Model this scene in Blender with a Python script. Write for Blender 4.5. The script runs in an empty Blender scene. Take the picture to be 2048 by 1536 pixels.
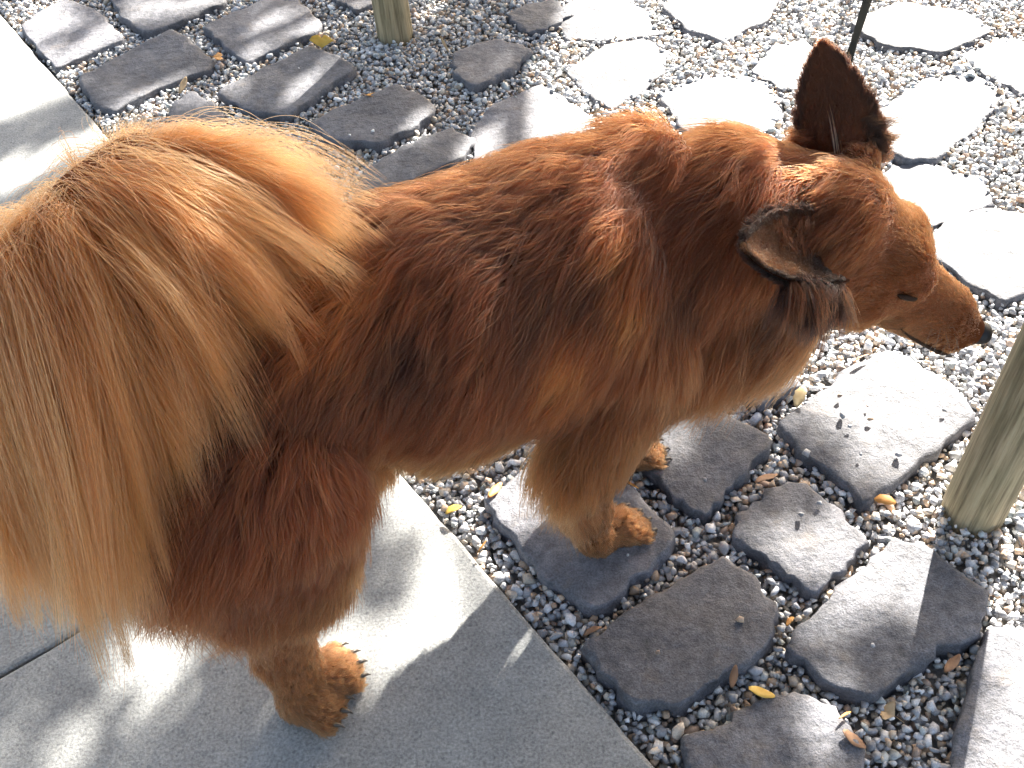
import bpy, bmesh, math, random
import numpy as np
from mathutils import Matrix, Vector

random.seed(7)
rng = np.random.default_rng(7)
scene = bpy.context.scene
COL = scene.collection

# ------------------------------------------------------------------ camera
HC = 1.25                     # camera height
FPX = 2200.0                  # focal length in pixels of a 2048 px wide picture
_nad = np.array([220.0, 2120.0, FPX]); _up = -_nad / np.linalg.norm(_nad)
_fw = np.array([0, 0, 1.0]); _Y = _fw - _fw.dot(_up) * _up; _Y /= np.linalg.norm(_Y)
_X = np.cross(_Y, _up)
RR = np.array([_X, _Y, _up])  # camera (x right, y down, z forward) -> world
cam_data = bpy.data.cameras.new("camera")
cam = bpy.data.objects.new("camera", cam_data); COL.objects.link(cam)
m = np.eye(4); m[:3, 0] = RR[:, 0]; m[:3, 1] = -RR[:, 1]; m[:3, 2] = -RR[:, 2]; m[2, 3] = HC
cam.matrix_world = Matrix(m.tolist())
cam_data.sensor_width = 36.0
cam_data.lens = 36.0 * FPX / 2048.0
cam_data.clip_start = 0.02
cam_data.clip_end = 500
scene.camera = cam

# ------------------------------------------------------------------ light
SUN_EL = math.radians(29.5)
SUN_AZ = np.array([0.509, 0.861])          # ground direction towards the sun
SUN_DIR = np.array([SUN_AZ[0] * math.cos(SUN_EL), SUN_AZ[1] * math.cos(SUN_EL), math.sin(SUN_EL)])
world = bpy.data.worlds.new("World"); scene.world = world
world.use_nodes = True
wn = world.node_tree
bg = wn.nodes["Background"]
sky = wn.nodes.new("ShaderNodeTexSky"); sky.sky_type = 'NISHITA'; sky.sun_disc = False
sky.sun_elevation = SUN_EL
sky.sun_rotation = math.atan2(SUN_AZ[0], SUN_AZ[1])
sky.dust_density = 3.0; sky.ozone_density = 0.6
tint = wn.nodes.new("ShaderNodeMix"); tint.data_type = 'RGBA'; tint.blend_type = 'MULTIPLY'; tint.inputs[0].default_value = 1.0
tint.inputs[7].default_value = (1.05, 1.0, 0.95, 1)       # the camera's warm white balance
wn.links.new(sky.outputs[0], tint.inputs[6]); wn.links.new(tint.outputs[2], bg.inputs[0])
bg.inputs[1].default_value = 0.06
sl = bpy.data.lights.new("sun", 'SUN'); sl.energy = 5.0; sl.angle = math.radians(0.53); sl.color = (1.0, 0.95, 0.86)
sun = bpy.data.objects.new("sun", sl); COL.objects.link(sun)
sun.rotation_euler = Vector(SUN_DIR.tolist()).to_track_quat('Z', 'Y').to_euler()
sun.location = (2, 4, 4)
scene.view_settings.view_transform = 'Standard'
scene.view_settings.look = 'None'
scene.view_settings.gamma = 1.0
scene.view_settings.use_curve_mapping = False
scene.view_settings.exposure = 3.0
try:
    scene.cycles.max_bounces = 8
    scene.cycles.transparent_max_bounces = 8
    scene.cycles_curves.shape = 'RIBBONS'
except Exception:
    pass

# ------------------------------------------------------------------ helpers
def ray(u, v):
    r = np.array([u - 1024.0, v - 768.0, FPX]); return RR @ (r / np.linalg.norm(r))

def G(u, v, z=0.0):
    """the point at height z seen where the photograph shows (u, v)"""
    r = ray(u, v); return np.array([0, 0, HC]) + r * ((z - HC) / r[2])

def new_obj(name, data, parent=None, loc=None):
    o = bpy.data.objects.new(name, data); COL.objects.link(o)
    if parent is not None: o.parent = parent
    if loc is not None: o.location = loc
    return o

def tag(o, label=None, cat=None, group=None, kind=None):
    if label: o["label"] = label
    if cat: o["category"] = cat
    if group: o["group"] = group
    if kind: o["kind"] = kind
    return o

def mesh_from(name, V, Fc, mat=None, smooth=True):
    me = bpy.data.meshes.new(name)
    V = np.asarray(V, dtype=np.float64)
    if isinstance(Fc, np.ndarray):
        k = Fc.shape[1]; n = Fc.shape[0]
        me.vertices.add(len(V)); me.vertices.foreach_set("co", V.astype(np.float32).ravel())
        me.loops.add(n * k); me.loops.foreach_set("vertex_index", Fc.astype(np.int32).ravel())
        me.polygons.add(n); me.polygons.foreach_set("loop_start", np.arange(0, n * k, k, dtype=np.int32))
        me.update(calc_edges=True); me.validate()
    else:
        me.from_pydata(V.tolist(), [], Fc)
    if smooth: me.polygons.foreach_set("use_smooth", np.ones(len(me.polygons), dtype=bool))
    if mat: me.materials.append(mat)
    me.update()
    return me

def vnoise(P, scale, seed=0):
    """smooth pseudo noise in about -1..1 from summed sines"""
    r = np.random.default_rng(seed); out = np.zeros(len(P))
    for i in range(6):
        k = r.normal(size=3); k /= np.linalg.norm(k); ph = r.uniform(0, 6.28); fq = r.uniform(0.6, 1.7)
        k2 = r.normal(size=3); k2 /= np.linalg.norm(k2)
        out += np.sin((P @ k) * scale * fq + ph + 1.3 * np.sin((P @ k2) * scale * 0.8 + ph * 2))
    return out / 3.0

class NT:
    def __init__(self, name):
        self.m = bpy.data.materials.new(name); self.m.use_nodes = True
        self.t = self.m.node_tree; self.b = self.t.nodes["Principled BSDF"]
        self.out = self.t.nodes["Material Output"]
    def n(self, typ, **kw):
        nd = self.t.nodes.new(typ)
        for k, v in kw.items():
            if k.startswith("in_"): nd.inputs[k[3:].replace("_", " ")].default_value = v
            else: setattr(nd, k, v)
        return nd
    def l(self, a, b): self.t.links.new(a, b)
    def noise(self, vec, scale, detail=6, rough=0.6):
        nd = self.n("ShaderNodeTexNoise"); nd.inputs["Scale"].default_value = scale
        nd.inputs["Detail"].default_value = detail; nd.inputs["Roughness"].default_value = rough
        if vec is not None: self.l(vec, nd.inputs["Vector"])
        return nd
    def ramp(self, fac, stops):
        nd = self.n("ShaderNodeValToRGB"); cr = nd.color_ramp
        while len(cr.elements) < len(stops): cr.elements.new(0.5)
        for e, (p, c) in zip(cr.elements, stops):
            e.position = p; e.color = (c[0], c[1], c[2], 1)
        self.l(fac, nd.inputs[0]); return nd
    def mix(self, fac, a, b, mode='MIX'):
        nd = self.n("ShaderNodeMix", data_type='RGBA', blend_type=mode)
        if isinstance(fac, (int, float)): nd.inputs[0].default_value = fac
        else: self.l(fac, nd.inputs[0])
        for s, i in ((a, 6), (b, 7)):
            if isinstance(s, tuple): nd.inputs[i].default_value = (*s, 1)
            else: self.l(s, nd.inputs[i])
        return nd.outputs[2]
    def bump(self, h, strength, dist, normal=None):
        nd = self.n("ShaderNodeBump"); nd.inputs["Strength"].default_value = strength
        nd.inputs["Distance"].default_value = dist; self.l(h, nd.inputs["Height"])
        if normal is not None: self.l(normal, nd.inputs["Normal"])
        return nd.outputs[0]

def mat_stone():
    t = NT("granite_sett"); tc = t.n("ShaderNodeTexCoord"); oi = t.n("ShaderNodeObjectInfo")
    vec = t.n("ShaderNodeVectorMath", operation='ADD'); t.l(tc.outputs["Object"], vec.inputs[0])
    rnd = t.n("ShaderNodeVectorMath", operation='SCALE'); rnd.inputs[0].default_value = (13, 7, 5)
    t.l(oi.outputs["Random"], rnd.inputs["Scale"]); t.l(rnd.outputs[0], vec.inputs[1]); v = vec.outputs[0]
    n1 = t.noise(v, 9, 5); n2 = t.noise(v, 70, 8, 0.7); n3 = t.noise(v, 420, 3, 0.6); n4 = t.noise(v, 22, 6, 0.65)
    c1 = t.ramp(n1.outputs[0], [(0.3, (0.090, 0.090, 0.104)), (0.7, (0.160, 0.160, 0.180))])
    c2 = t.ramp(n2.outputs[0], [(0.35, (0.55, 0.55, 0.55)), (0.65, (1.15, 1.15, 1.15))])
    c = t.mix(1.0, c1.outputs[0], c2.outputs[0], 'MULTIPLY')
    c3 = t.ramp(n3.outputs[0], [(0.35, (0.6, 0.6, 0.6)), (0.62, (1.25, 1.25, 1.25))])
    c = t.mix(0.8, c, c3.outputs[0], 'MULTIPLY')
    st = t.ramp(n4.outputs[0], [(0.56, (0, 0, 0)), (0.72, (1, 1, 1))])
    sf = t.n("ShaderNodeMath", operation='MULTIPLY'); t.l(st.outputs[0], sf.inputs[0]); sf.inputs[1].default_value = 0.35
    c = t.mix(sf.outputs[0], c, (0.16, 0.125, 0.095))
    hv = t.n("ShaderNodeMapRange"); t.l(oi.outputs["Random"], hv.inputs[0]); hv.inputs[3].default_value = 0.82; hv.inputs[4].default_value = 1.2
    cc = t.n("ShaderNodeMix", data_type='RGBA', blend_type='MULTIPLY'); cc.inputs[0].default_value = 1
    t.l(c, cc.inputs[6]); t.l(hv.outputs[0], cc.inputs[7])
    t.l(cc.outputs[2], t.b.inputs["Base Color"])
    t.b.inputs["Roughness"].default_value = 0.72
    b1 = t.bump(n4.outputs[0], 0.5, 0.012); b2 = t.bump(n2.outputs[0], 0.6, 0.004, b1); b3 = t.bump(n3.outputs[0], 0.45, 0.0012, b2)
    t.l(b3, t.b.inputs["Normal"])
    return t.m

def mat_concrete():
    t = NT("washed_concrete"); tc = t.n("ShaderNodeTexCoord"); v = tc.outputs["Object"]
    n1 = t.noise(v, 4.5, 6, 0.65); n2 = t.noise(v, 260, 4, 0.7); vo = t.n("ShaderNodeTexVoronoi"); vo.inputs["Scale"].default_value = 330
    t.l(v, vo.inputs["Vector"]); n3 = t.noise(v, 38, 6, 0.7)
    c1 = t.ramp(n1.outputs[0], [(0.3, (0.215, 0.22, 0.222)), (0.7, (0.325, 0.33, 0.326))])
    c2 = t.ramp(n2.outputs[0], [(0.32, (0.5, 0.5, 0.5)), (0.66, (1.25, 1.25, 1.25))])
    c = t.mix(0.85, c1.outputs[0], c2.outputs[0], 'MULTIPLY')
    sp = t.ramp(vo.outputs["Color"], [(0.0, (0.5, 0.5, 0.52)), (0.25, (0.95, 0.95, 0.95)), (1.0, (1.2, 1.18, 1.12))])
    c = t.mix(0.8, c, sp.outputs[0], 'MULTIPLY')
    c3 = t.ramp(n3.outputs[0], [(0.3, (0.8, 0.8, 0.8)), (0.7, (1.1, 1.1, 1.1))])
    c = t.mix(0.8, c, c3.outputs[0], 'MULTIPLY')
    t.l(c, t.b.inputs["Base Color"]); t.b.inputs["Roughness"].default_value = 0.85
    b1 = t.bump(n2.outputs[0], 0.5, 0.002); b2 = t.bump(n3.outputs[0], 0.3, 0.004, b1); t.l(b2, t.b.inputs["Normal"])
    return t.m

def mat_gravel():
    t = NT("gravel_chips"); at = t.n("ShaderNodeAttribute", attribute_name="col"); tc = t.n("ShaderNodeTexCoord")
    n2 = t.noise(tc.outputs["Object"], 500, 3); n1 = t.noise(tc.outputs["Object"], 140, 4)
    c2 = t.ramp(n2.outputs[0], [(0.3, (0.75, 0.75, 0.75)), (0.7, (1.15, 1.15, 1.15))])
    c = t.mix(1.0, at.outputs["Color"], c2.outputs[0], 'MULTIPLY')
    t.l(c, t.b.inputs["Base Color"]); t.b.inputs["Roughness"].default_value = 0.6
    t.l(t.bump(n1.outputs[0], 0.35, 0.003), t.b.inputs["Normal"])
    return t.m

def mat_soil():
    t = NT("grit_soil"); tc = t.n("ShaderNodeTexCoord"); n1 = t.noise(tc.outputs["Object"], 120, 8, 0.7)
    vo = t.n("ShaderNodeTexVoronoi"); vo.inputs["Scale"].default_value = 75; t.l(tc.outputs["Object"], vo.inputs["Vector"])
    c0 = t.ramp(n1.outputs[0], [(0.3, (0.55, 0.55, 0.55)), (0.7, (1.1, 1.1, 1.1))])
    cv = t.ramp(vo.outputs["Color"], [(0.0, (0.12, 0.11, 0.10)), (0.3, (0.20, 0.19, 0.185)), (0.7, (0.27, 0.265, 0.265)), (1.0, (0.33, 0.28, 0.22))])
    t.l(t.mix(1.0, cv.outputs[0], c0.outputs[0], 'MULTIPLY'), t.b.inputs["Base Color"]); t.b.inputs["Roughness"].default_value = 0.9
    t.l(t.bump(vo.outputs["Distance"], 0.8, 0.01), t.b.inputs["Normal"])
    return t.m

def mat_post():
    t = NT("weathered_pine"); tc = t.n("ShaderNodeTexCoord"); mp = t.n("ShaderNodeMapping")
    mp.inputs["Scale"].default_value = (1, 1, 0.045); t.l(tc.outputs["Object"], mp.inputs["Vector"])
    n1 = t.noise(mp.outputs[0], 260, 5, 0.6); n2 = t.noise(mp.outputs[0], 90, 4, 0.6); n3 = t.noise(tc.outputs["Object"], 14, 5)
    c = t.ramp(n1.outputs[0], [(0.30, (0.15, 0.115, 0.07)), (0.47, (0.30, 0.245, 0.155)), (0.7, (0.39, 0.33, 0.225))])
    c2 = t.ramp(n2.outputs[0], [(0.36, (0.62, 0.62, 0.58)), (0.6, (1.1, 1.1, 1.1))])
    cc = t.mix(1.0, c.outputs[0], c2.outputs[0], 'MULTIPLY')
    c3 = t.ramp(n3.outputs[0], [(0.35, (0.88, 0.90, 0.82)), (0.65, (1.05, 1.02, 0.98))])
    cc = t.mix(1.0, cc, c3.outputs[0], 'MULTIPLY')
    t.l(cc, t.b.inputs["Base Color"]); t.b.inputs["Roughness"].default_value = 0.75
    b1 = t.bump(n1.outputs[0], 0.5, 0.003); t.l(t.bump(n2.outputs[0], 0.6, 0.006, b1), t.b.inputs["Normal"])
    return t.m

def mat_leaf(name, c0, c1, trans=0.35):
    t = NT(name); tc = t.n("ShaderNodeTexCoord"); n1 = t.noise(tc.outputs["Object"], 70, 5)
    c = t.ramp(n1.outputs[0], [(0.3, c0), (0.7, c1)])
    t.l(c.outputs[0], t.b.inputs["Base Color"]); t.b.inputs["Roughness"].default_value = 0.6
    tr = t.n("ShaderNodeBsdfTranslucent"); t.l(c.outputs[0], tr.inputs[0])
    mx = t.n("ShaderNodeMixShader"); mx.inputs[0].default_value = trans
    t.l(t.b.outputs[0], mx.inputs[1]); t.l(tr.outputs[0], mx.inputs[2]); t.l(mx.outputs[0], t.out.inputs[0])
    return t.m

def mat_plain(name, col, rough=0.6, spec=0.5, nscale=60, amt=0.25):
    t = NT(name); tc = t.n("ShaderNodeTexCoord"); n1 = t.noise(tc.outputs["Object"], nscale, 5)
    a = tuple(x * (1 - amt) for x in col); b = tuple(x * (1 + amt) for x in col)
    c = t.ramp(n1.outputs[0], [(0.3, a), (0.7, b)]); t.l(c.outputs[0], t.b.inputs["Base Color"])
    t.b.inputs["Roughness"].default_value = rough; t.b.inputs["Specular IOR Level"].default_value = spec
    t.l(t.bump(n1.outputs[0], 0.2, 0.002), t.b.inputs["Normal"])
    return t.m

def mat_hair(name="fur"):
    t = NT(name); at = t.n("ShaderNodeAttribute", attribute_name="col")
    h = t.n("ShaderNodeBsdfHairPrincipled"); h.model = 'CHIANG'; h.parametrization = 'COLOR'
    t.l(at.outputs["Color"], h.inputs["Color"])
    h.inputs["IOR"].default_value = 1.38; h.inputs["Roughness"].default_value = 0.52; h.inputs["Radial Roughness"].default_value = 0.55
    h.inputs["Coat"].default_value = 0.0; h.inputs["Random Roughness"].default_value = 0.2
    t.l(h.outputs[0], t.out.inputs[0])
    return t.m

def mat_skin():
    t = NT("undercoat"); at = t.n("ShaderNodeAttribute", attribute_name="col")
    t.l(at.outputs["Color"], t.b.inputs["Base Color"]); t.b.inputs["Roughness"].default_value = 0.9
    t.b.inputs["Specular IOR Level"].default_value = 0.1
    return t.m

M_STONE, M_CONC, M_GRAV, M_SOIL, M_POST, M_HAIR, M_SKIN = mat_stone(), mat_concrete(), mat_gravel(), mat_soil(), mat_post(), mat_hair(), mat_skin()

def in_poly(P, poly):
    x, y = P[:, 0], P[:, 1]; res = np.zeros(len(P), bool); n = len(poly); j = n - 1
    for i in range(n):
        xi, yi = poly[i][:2]; xj, yj = poly[j][:2]
        c = ((yi > y) != (yj > y)) & (x < (xj - xi) * (y - yi) / (yj - yi + 1e-12) + xi)
        res ^= c; j = i
    return res

# ------------------------------------------------------------------ ground
def build_ground():
    V = [(-80, -80, -0.031), (80, -80, -0.031), (80, 80, -0.031), (-80, 80, -0.031)]
    o = new_obj("ground", mesh_from("ground", V, [(0, 1, 2, 3)], M_SOIL, False)); tag(o, kind="structure")
    return o
ground = build_ground()

# paving slabs: edge line through two points of the photograph
E0, E1 = G(30, 60)[:2], G(1300, 1520)[:2]
ED = (E0 - E1) / np.linalg.norm(E0 - E1)            # along the edge, away from the camera
EN = np.array([-ED[1], ED[0]])
if EN @ (G(0, 1300)[:2] - E1) < 0: EN = -EN         # towards the slabs
J0 = G(135, 1272)[:2]
JT = (J0 - E1) @ ED                                  # where the joint crosses, measured along the edge
def slab_pt(t, s): return E1 + ED * t + EN * s

pavement = tag(new_obj("pavement", None), kind="structure")
def build_slab(t0, t1, s0, s1, dz):
    g = 0.0025
    t0 += g; t1 -= g; s0 += g if s0 > 0 else 0; s1 -= g
    cx, cy = slab_pt((t0 + t1) / 2, (s0 + s1) / 2)
    bm = bmesh.new(); N = 26
    ht, hs = (t1 - t0) / 2, (s1 - s0) / 2
    loops = []
    r = np.random.default_rng(int(abs(t0) * 1000) + int(s0 * 10))
    base = []
    for i in range(4 * N):
        k, f = divmod(i, N); f /= N
        p = [(-1 + 2 * f, -1), (1, -1 + 2 * f), (1 - 2 * f, 1), (-1, 1 - 2 * f)][k]
        base.append(p)
    base = np.array(base); jit = r.normal(0, 0.0009, (4 * N,))
    for off, z in ((0.0, -0.06), (0.0, -0.006), (0.0025, -0.0018), (0.007, 0.0)):
        ring = []
        for (px, py), j in zip(base, jit):
            o = off + (j if z > -0.05 else 0)
            q = ED * (px * (ht - o)) + EN * (py * (hs - o))
            ring.append(bm.verts.new((q[0], q[1], z)))
        loops.append(ring)
    for a, b in zip(loops[:-1], loops[1:]):
        for i in range(4 * N):
            bm.faces.new((a[i], a[(i + 1) % (4 * N)], b[(i + 1) % (4 * N)], b[i]))
    bm.faces.new(loops[-1])
    bmesh.ops.recalc_face_normals(bm, faces=bm.faces)
    me = bpy.data.meshes.new("paving_slab"); bm.to_mesh(me); bm.free(); me.materials.append(M_CONC)
    o = new_obj("paving_slab", me, pavement, (cx, cy, dz)); o.rotation_euler = (r.normal(0, .0015), r.normal(0, .0015), 0)
    return o
L = 0.98
for i, (k0, dz) in enumerate(((-2, 0.0), (-1, 0.0), (0, 0.001), (1, -0.001), (2, 0.0), (3, 0.0))):
    for s in (0.0, L, 2 * L):
        build_slab(JT + (k0) * L, JT + (k0 + 1) * L, s, s + L, dz)

# ------------------------------------------------------------------ cobbles (tops traced on the photograph, laid on the ground)
c3 = lambda pts: [(900 + x * 0.5769, 650 + y * 0.5768) for x, y in pts]
c2 = lambda pts: [(x * 0.5371, y * 0.5371) for x, y in pts]
c7 = lambda pts: [(900 + x * 0.5605, y * 0.5605) for x, y in pts]
c1 = lambda pts: [(1300 + x * 0.4883, 50 + y * 0.4883) for x, y in pts]
STONES = [
    c3([(1150, 345), (1230, 285), (1350, 190), (1440, 125), (1560, 110), (1640, 165), (1800, 290), (1790, 340), (1600, 490), (1440, 610), (1330, 500), (1220, 440)]),
    c3([(670, 480), (700, 360), (850, 285), (1000, 345), (1100, 400), (1090, 440), (985, 545), (880, 660), (790, 600), (720, 530)]),
    c3([(990, 710), (1010, 660), (1100, 590), (1190, 540), (1330, 640), (1430, 740), (1410, 790), (1260, 930), (1130, 830), (1000, 750)]),
    c3([(1180, 1120), (1210, 1060), (1340, 940), (1460, 830), (1540, 750), (1650, 790), (1860, 940), (1840, 1010), (1780, 1110), (1680, 1130), (1560, 1220), (1450, 1290), (1300, 1230)]),
    c3([(480, 1110), (700, 960), (940, 820), (1060, 900), (1120, 1020), (1090, 1130), (930, 1230), (780, 1320), (650, 1310), (540, 1220)]),
    c3([(130, 620), (260, 530), (470, 470), (640, 600), (770, 740), (730, 800), (610, 900), (500, 990), (330, 870), (190, 700)]),
    c3([(820, 1500), (830, 1440), (960, 1400), (1070, 1310), (1230, 1290), (1350, 1370), (1420, 1490), (1410, 1600), (1100, 1680), (880, 1620)]),
    c3([(1740, 1560), (1770, 1400), (1810, 1240), (1860, 1080), (1990, 1070), (2200, 1130), (2300, 1400), (2150, 1640), (1850, 1700)]),
    c3([(980, 200), (1060, 275), (1200, 225), (1170, 90), (1010, 40), (930, 120)]),
    c7([(430, 255), (560, 170), (690, 150), (760, 190), (740, 260), (660, 330), (570, 375), (480, 300)]),
    c7([(90, 450), (170, 380), (310, 310), (400, 360), (490, 430), (440, 500), (250, 590), (110, 560)]),
    c7([(760, 330), (960, 255), (1100, 290), (1160, 350), (1150, 440), (1000, 500), (860, 470)]),
    c7([(1090, 250), (1160, 170), (1260, 150), (1330, 220), (1300, 300), (1190, 310)]),
    c7([(1490, 420), (1560, 390), (1700, 290), (1850, 260), (1960, 330), (1890, 420), (1750, 540), (1640, 560), (1520, 490)]),
    c7([(1840, 190), (1930, 260), (2060, 330), (2200, 240), (2120, 150), (1960, 150)]),
    c1([(1150, 900), (1240, 980), (1360, 1060), (1450, 1110), (1540, 1070), (1720, 930), (1560, 800), (1400, 760), (1250, 800)]),
    c7([(1450, 90), (1600, 20), (1800, 40), (1920, 100), (1760, 180), (1560, 160)]),
    c7([(380, 50), (520, -30), (680, 30), (730, 110), (600, 130), (430, 130)]),
    c7([(780, 20), (960, -80), (1150, -40), (1130, 60), (980, 130), (860, 100)]),
    c1([(880, 640), (1080, 560), (1330, 620), (1380, 720), (1180, 800), (1000, 780)]),
    c2([(85, 105), (150, 50), (240, 0), (350, 40), (460, 150), (330, 205), (215, 255), (150, 190)]),
    c2([(420, 0), (470, 85), (545, 130), (640, 100), (830, 20), (800, -50), (600, -80), (450, -60)]),
    c2([(300, 300), (460, 210), (640, 130), (720, 180), (790, 240), (770, 270), (600, 330), (420, 420), (360, 390)]),
    c2([(770, 110), (880, 60), (1000, 10), (1110, 20), (1190, 90), (1180, 120), (1050, 180), (920, 235), (840, 180)]),
    c2([(820, 350), (980, 270), (1150, 190), (1300, 250), (1315, 280), (1200, 350), (1080, 440), (960, 425), (870, 390)]),
    c2([(1160, 470), (1250, 420), (1480, 330), (1550, 365), (1610, 410), (1590, 460), (1400, 550), (1230, 530)]),
    c2([(1690, 215), (1770, 180), (1850, 165), (1980, 200), (1900, 270), (1770, 340), (1700, 290)]),
    c2([(640, 410), (720, 355), (790, 400), (840, 445), (800, 490), (700, 520), (640, 470)]),
    c2([(1380, 640), (1520, 560), (1680, 490), (1760, 540), (1720, 600), (1520, 690), (1320, 740)]),
    c2([(870, 560), (1000, 510), (1110, 560), (1190, 610), (1210, 690), (1080, 740), (950, 700)]),
    c2([(1240, 0), (1330, 45), (1390, 15), (1370, -50), (1250, -60)]),
    c2([(1890, 60), (1960, 20), (2060, 0), (2130, 60), (2040, 110), (1960, 120)]),
    # outside the picture, so that the path goes on
    [(2080, 780), (2200, 700), (2330, 790), (2230, 910), (2120, 890)],
    [(2110, 1000), (2260, 930), (2380, 1030), (2280, 1140), (2150, 1100)],
    [(1400, 1640), (1560, 1600), (1720, 1640), (1700, 1800), (1480, 1820)],
    [(2100, 1560), (2250, 1480), (2400, 1600), (2250, 1760)],
]
cobbled_path = tag(new_obj("cobbled_path", None), kind="structure")
STONE_POLY = []
def build_stone(px, i):
    r = np.random.default_rng(100 + i)
    P = np.array([G(u, v)[:2] for u, v in px])
    # corner cutting then an even outline
    for w in ((0.03,) if 9 <= i < 20 else (0.055,)):
        Q = []
        for a, b in zip(P, np.roll(P, -1, 0)):
            Q += [a * (1 - w) + b * w, a * w + b * (1 - w)]
        P = np.array(Q)
    seg = np.linalg.norm(np.roll(P, -1, 0) - P, axis=1); cum = np.concatenate([[0], np.cumsum(seg)])
    n = 56; s = np.linspace(0, cum[-1], n, endpoint=False)
    PP = np.vstack([P, P[:1]])
    R = np.stack([np.interp(s, cum, PP[:, k]) for k in (0, 1)], 1)
    ctr = R.mean(0); Rl = (R - ctr) * (1.14 if 9 <= i < 20 else 1.05)
    size = np.sqrt((Rl ** 2).sum(1).mean())
    ang = np.linspace(0, 2 * np.pi, n, endpoint=False)
    rough = sum(r.normal(0, 0.0008) * np.sin(ang * k + r.uniform(0, 6.28)) for k in range(5, 22))
    dirn = Rl / np.linalg.norm(Rl, axis=1)[:, None]
    Rl = Rl + dirn * rough[:, None]
    STONE_POLY.append(Rl + ctr)
    lift = r.uniform(0.004, 0.012) if 0 <= i < 9 or i >= 20 else r.uniform(-0.002, 0.003)
    V, F = [], []
    rings = [(1.03, -0.085), (1.012, -0.030), (1.0, -0.0055), (0.988, -0.0010), (0.95, 0.0), (0.8, 0.0), (0.6, 0.0), (0.4, 0.0), (0.2, 0.0)]
    tilt = r.normal(0, 0.012, 2)
    for sc, z in rings:
        q = Rl * sc
        if z <= -0.005: q = q + dirn * (r.normal(0, 0.0022, n) + 0.003 * np.sin(ang * 9 + z * 300))[:, None]
        zz = np.full(n, z) + q @ tilt
        p3 = np.column_stack([q, np.zeros(n)])
        zz += vnoise(p3, 28, i) * 0.0026 + vnoise(p3, 75, i + 50) * 0.0010 + (vnoise(p3, 160, i + 90) * 0.0008 if sc > .9 else 0)
        V += np.column_stack([q, zz + lift]).tolist()
    V.append([0, 0, lift])
    for k in range(len(rings) - 1):
        for j in range(n):
            F.append((k * n + j, k * n + (j + 1) % n, (k + 1) * n + (j + 1) % n, (k + 1) * n + j))
    k = len(rings) - 1
    for j in range(n): F.append((k * n + j, k * n + (j + 1) % n, len(V) - 1))
    me = mesh_from("cobblestone", V, F, M_STONE)
    if (Rl[0, 0] * Rl[1, 1] - Rl[0, 1] * Rl[1, 0]) < 0: me.flip_normals()
    return new_obj("cobblestone", me, cobbled_path, (ctr[0], ctr[1], 0))
for i, s in enumerate(STONES): build_stone(s, i)

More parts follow.
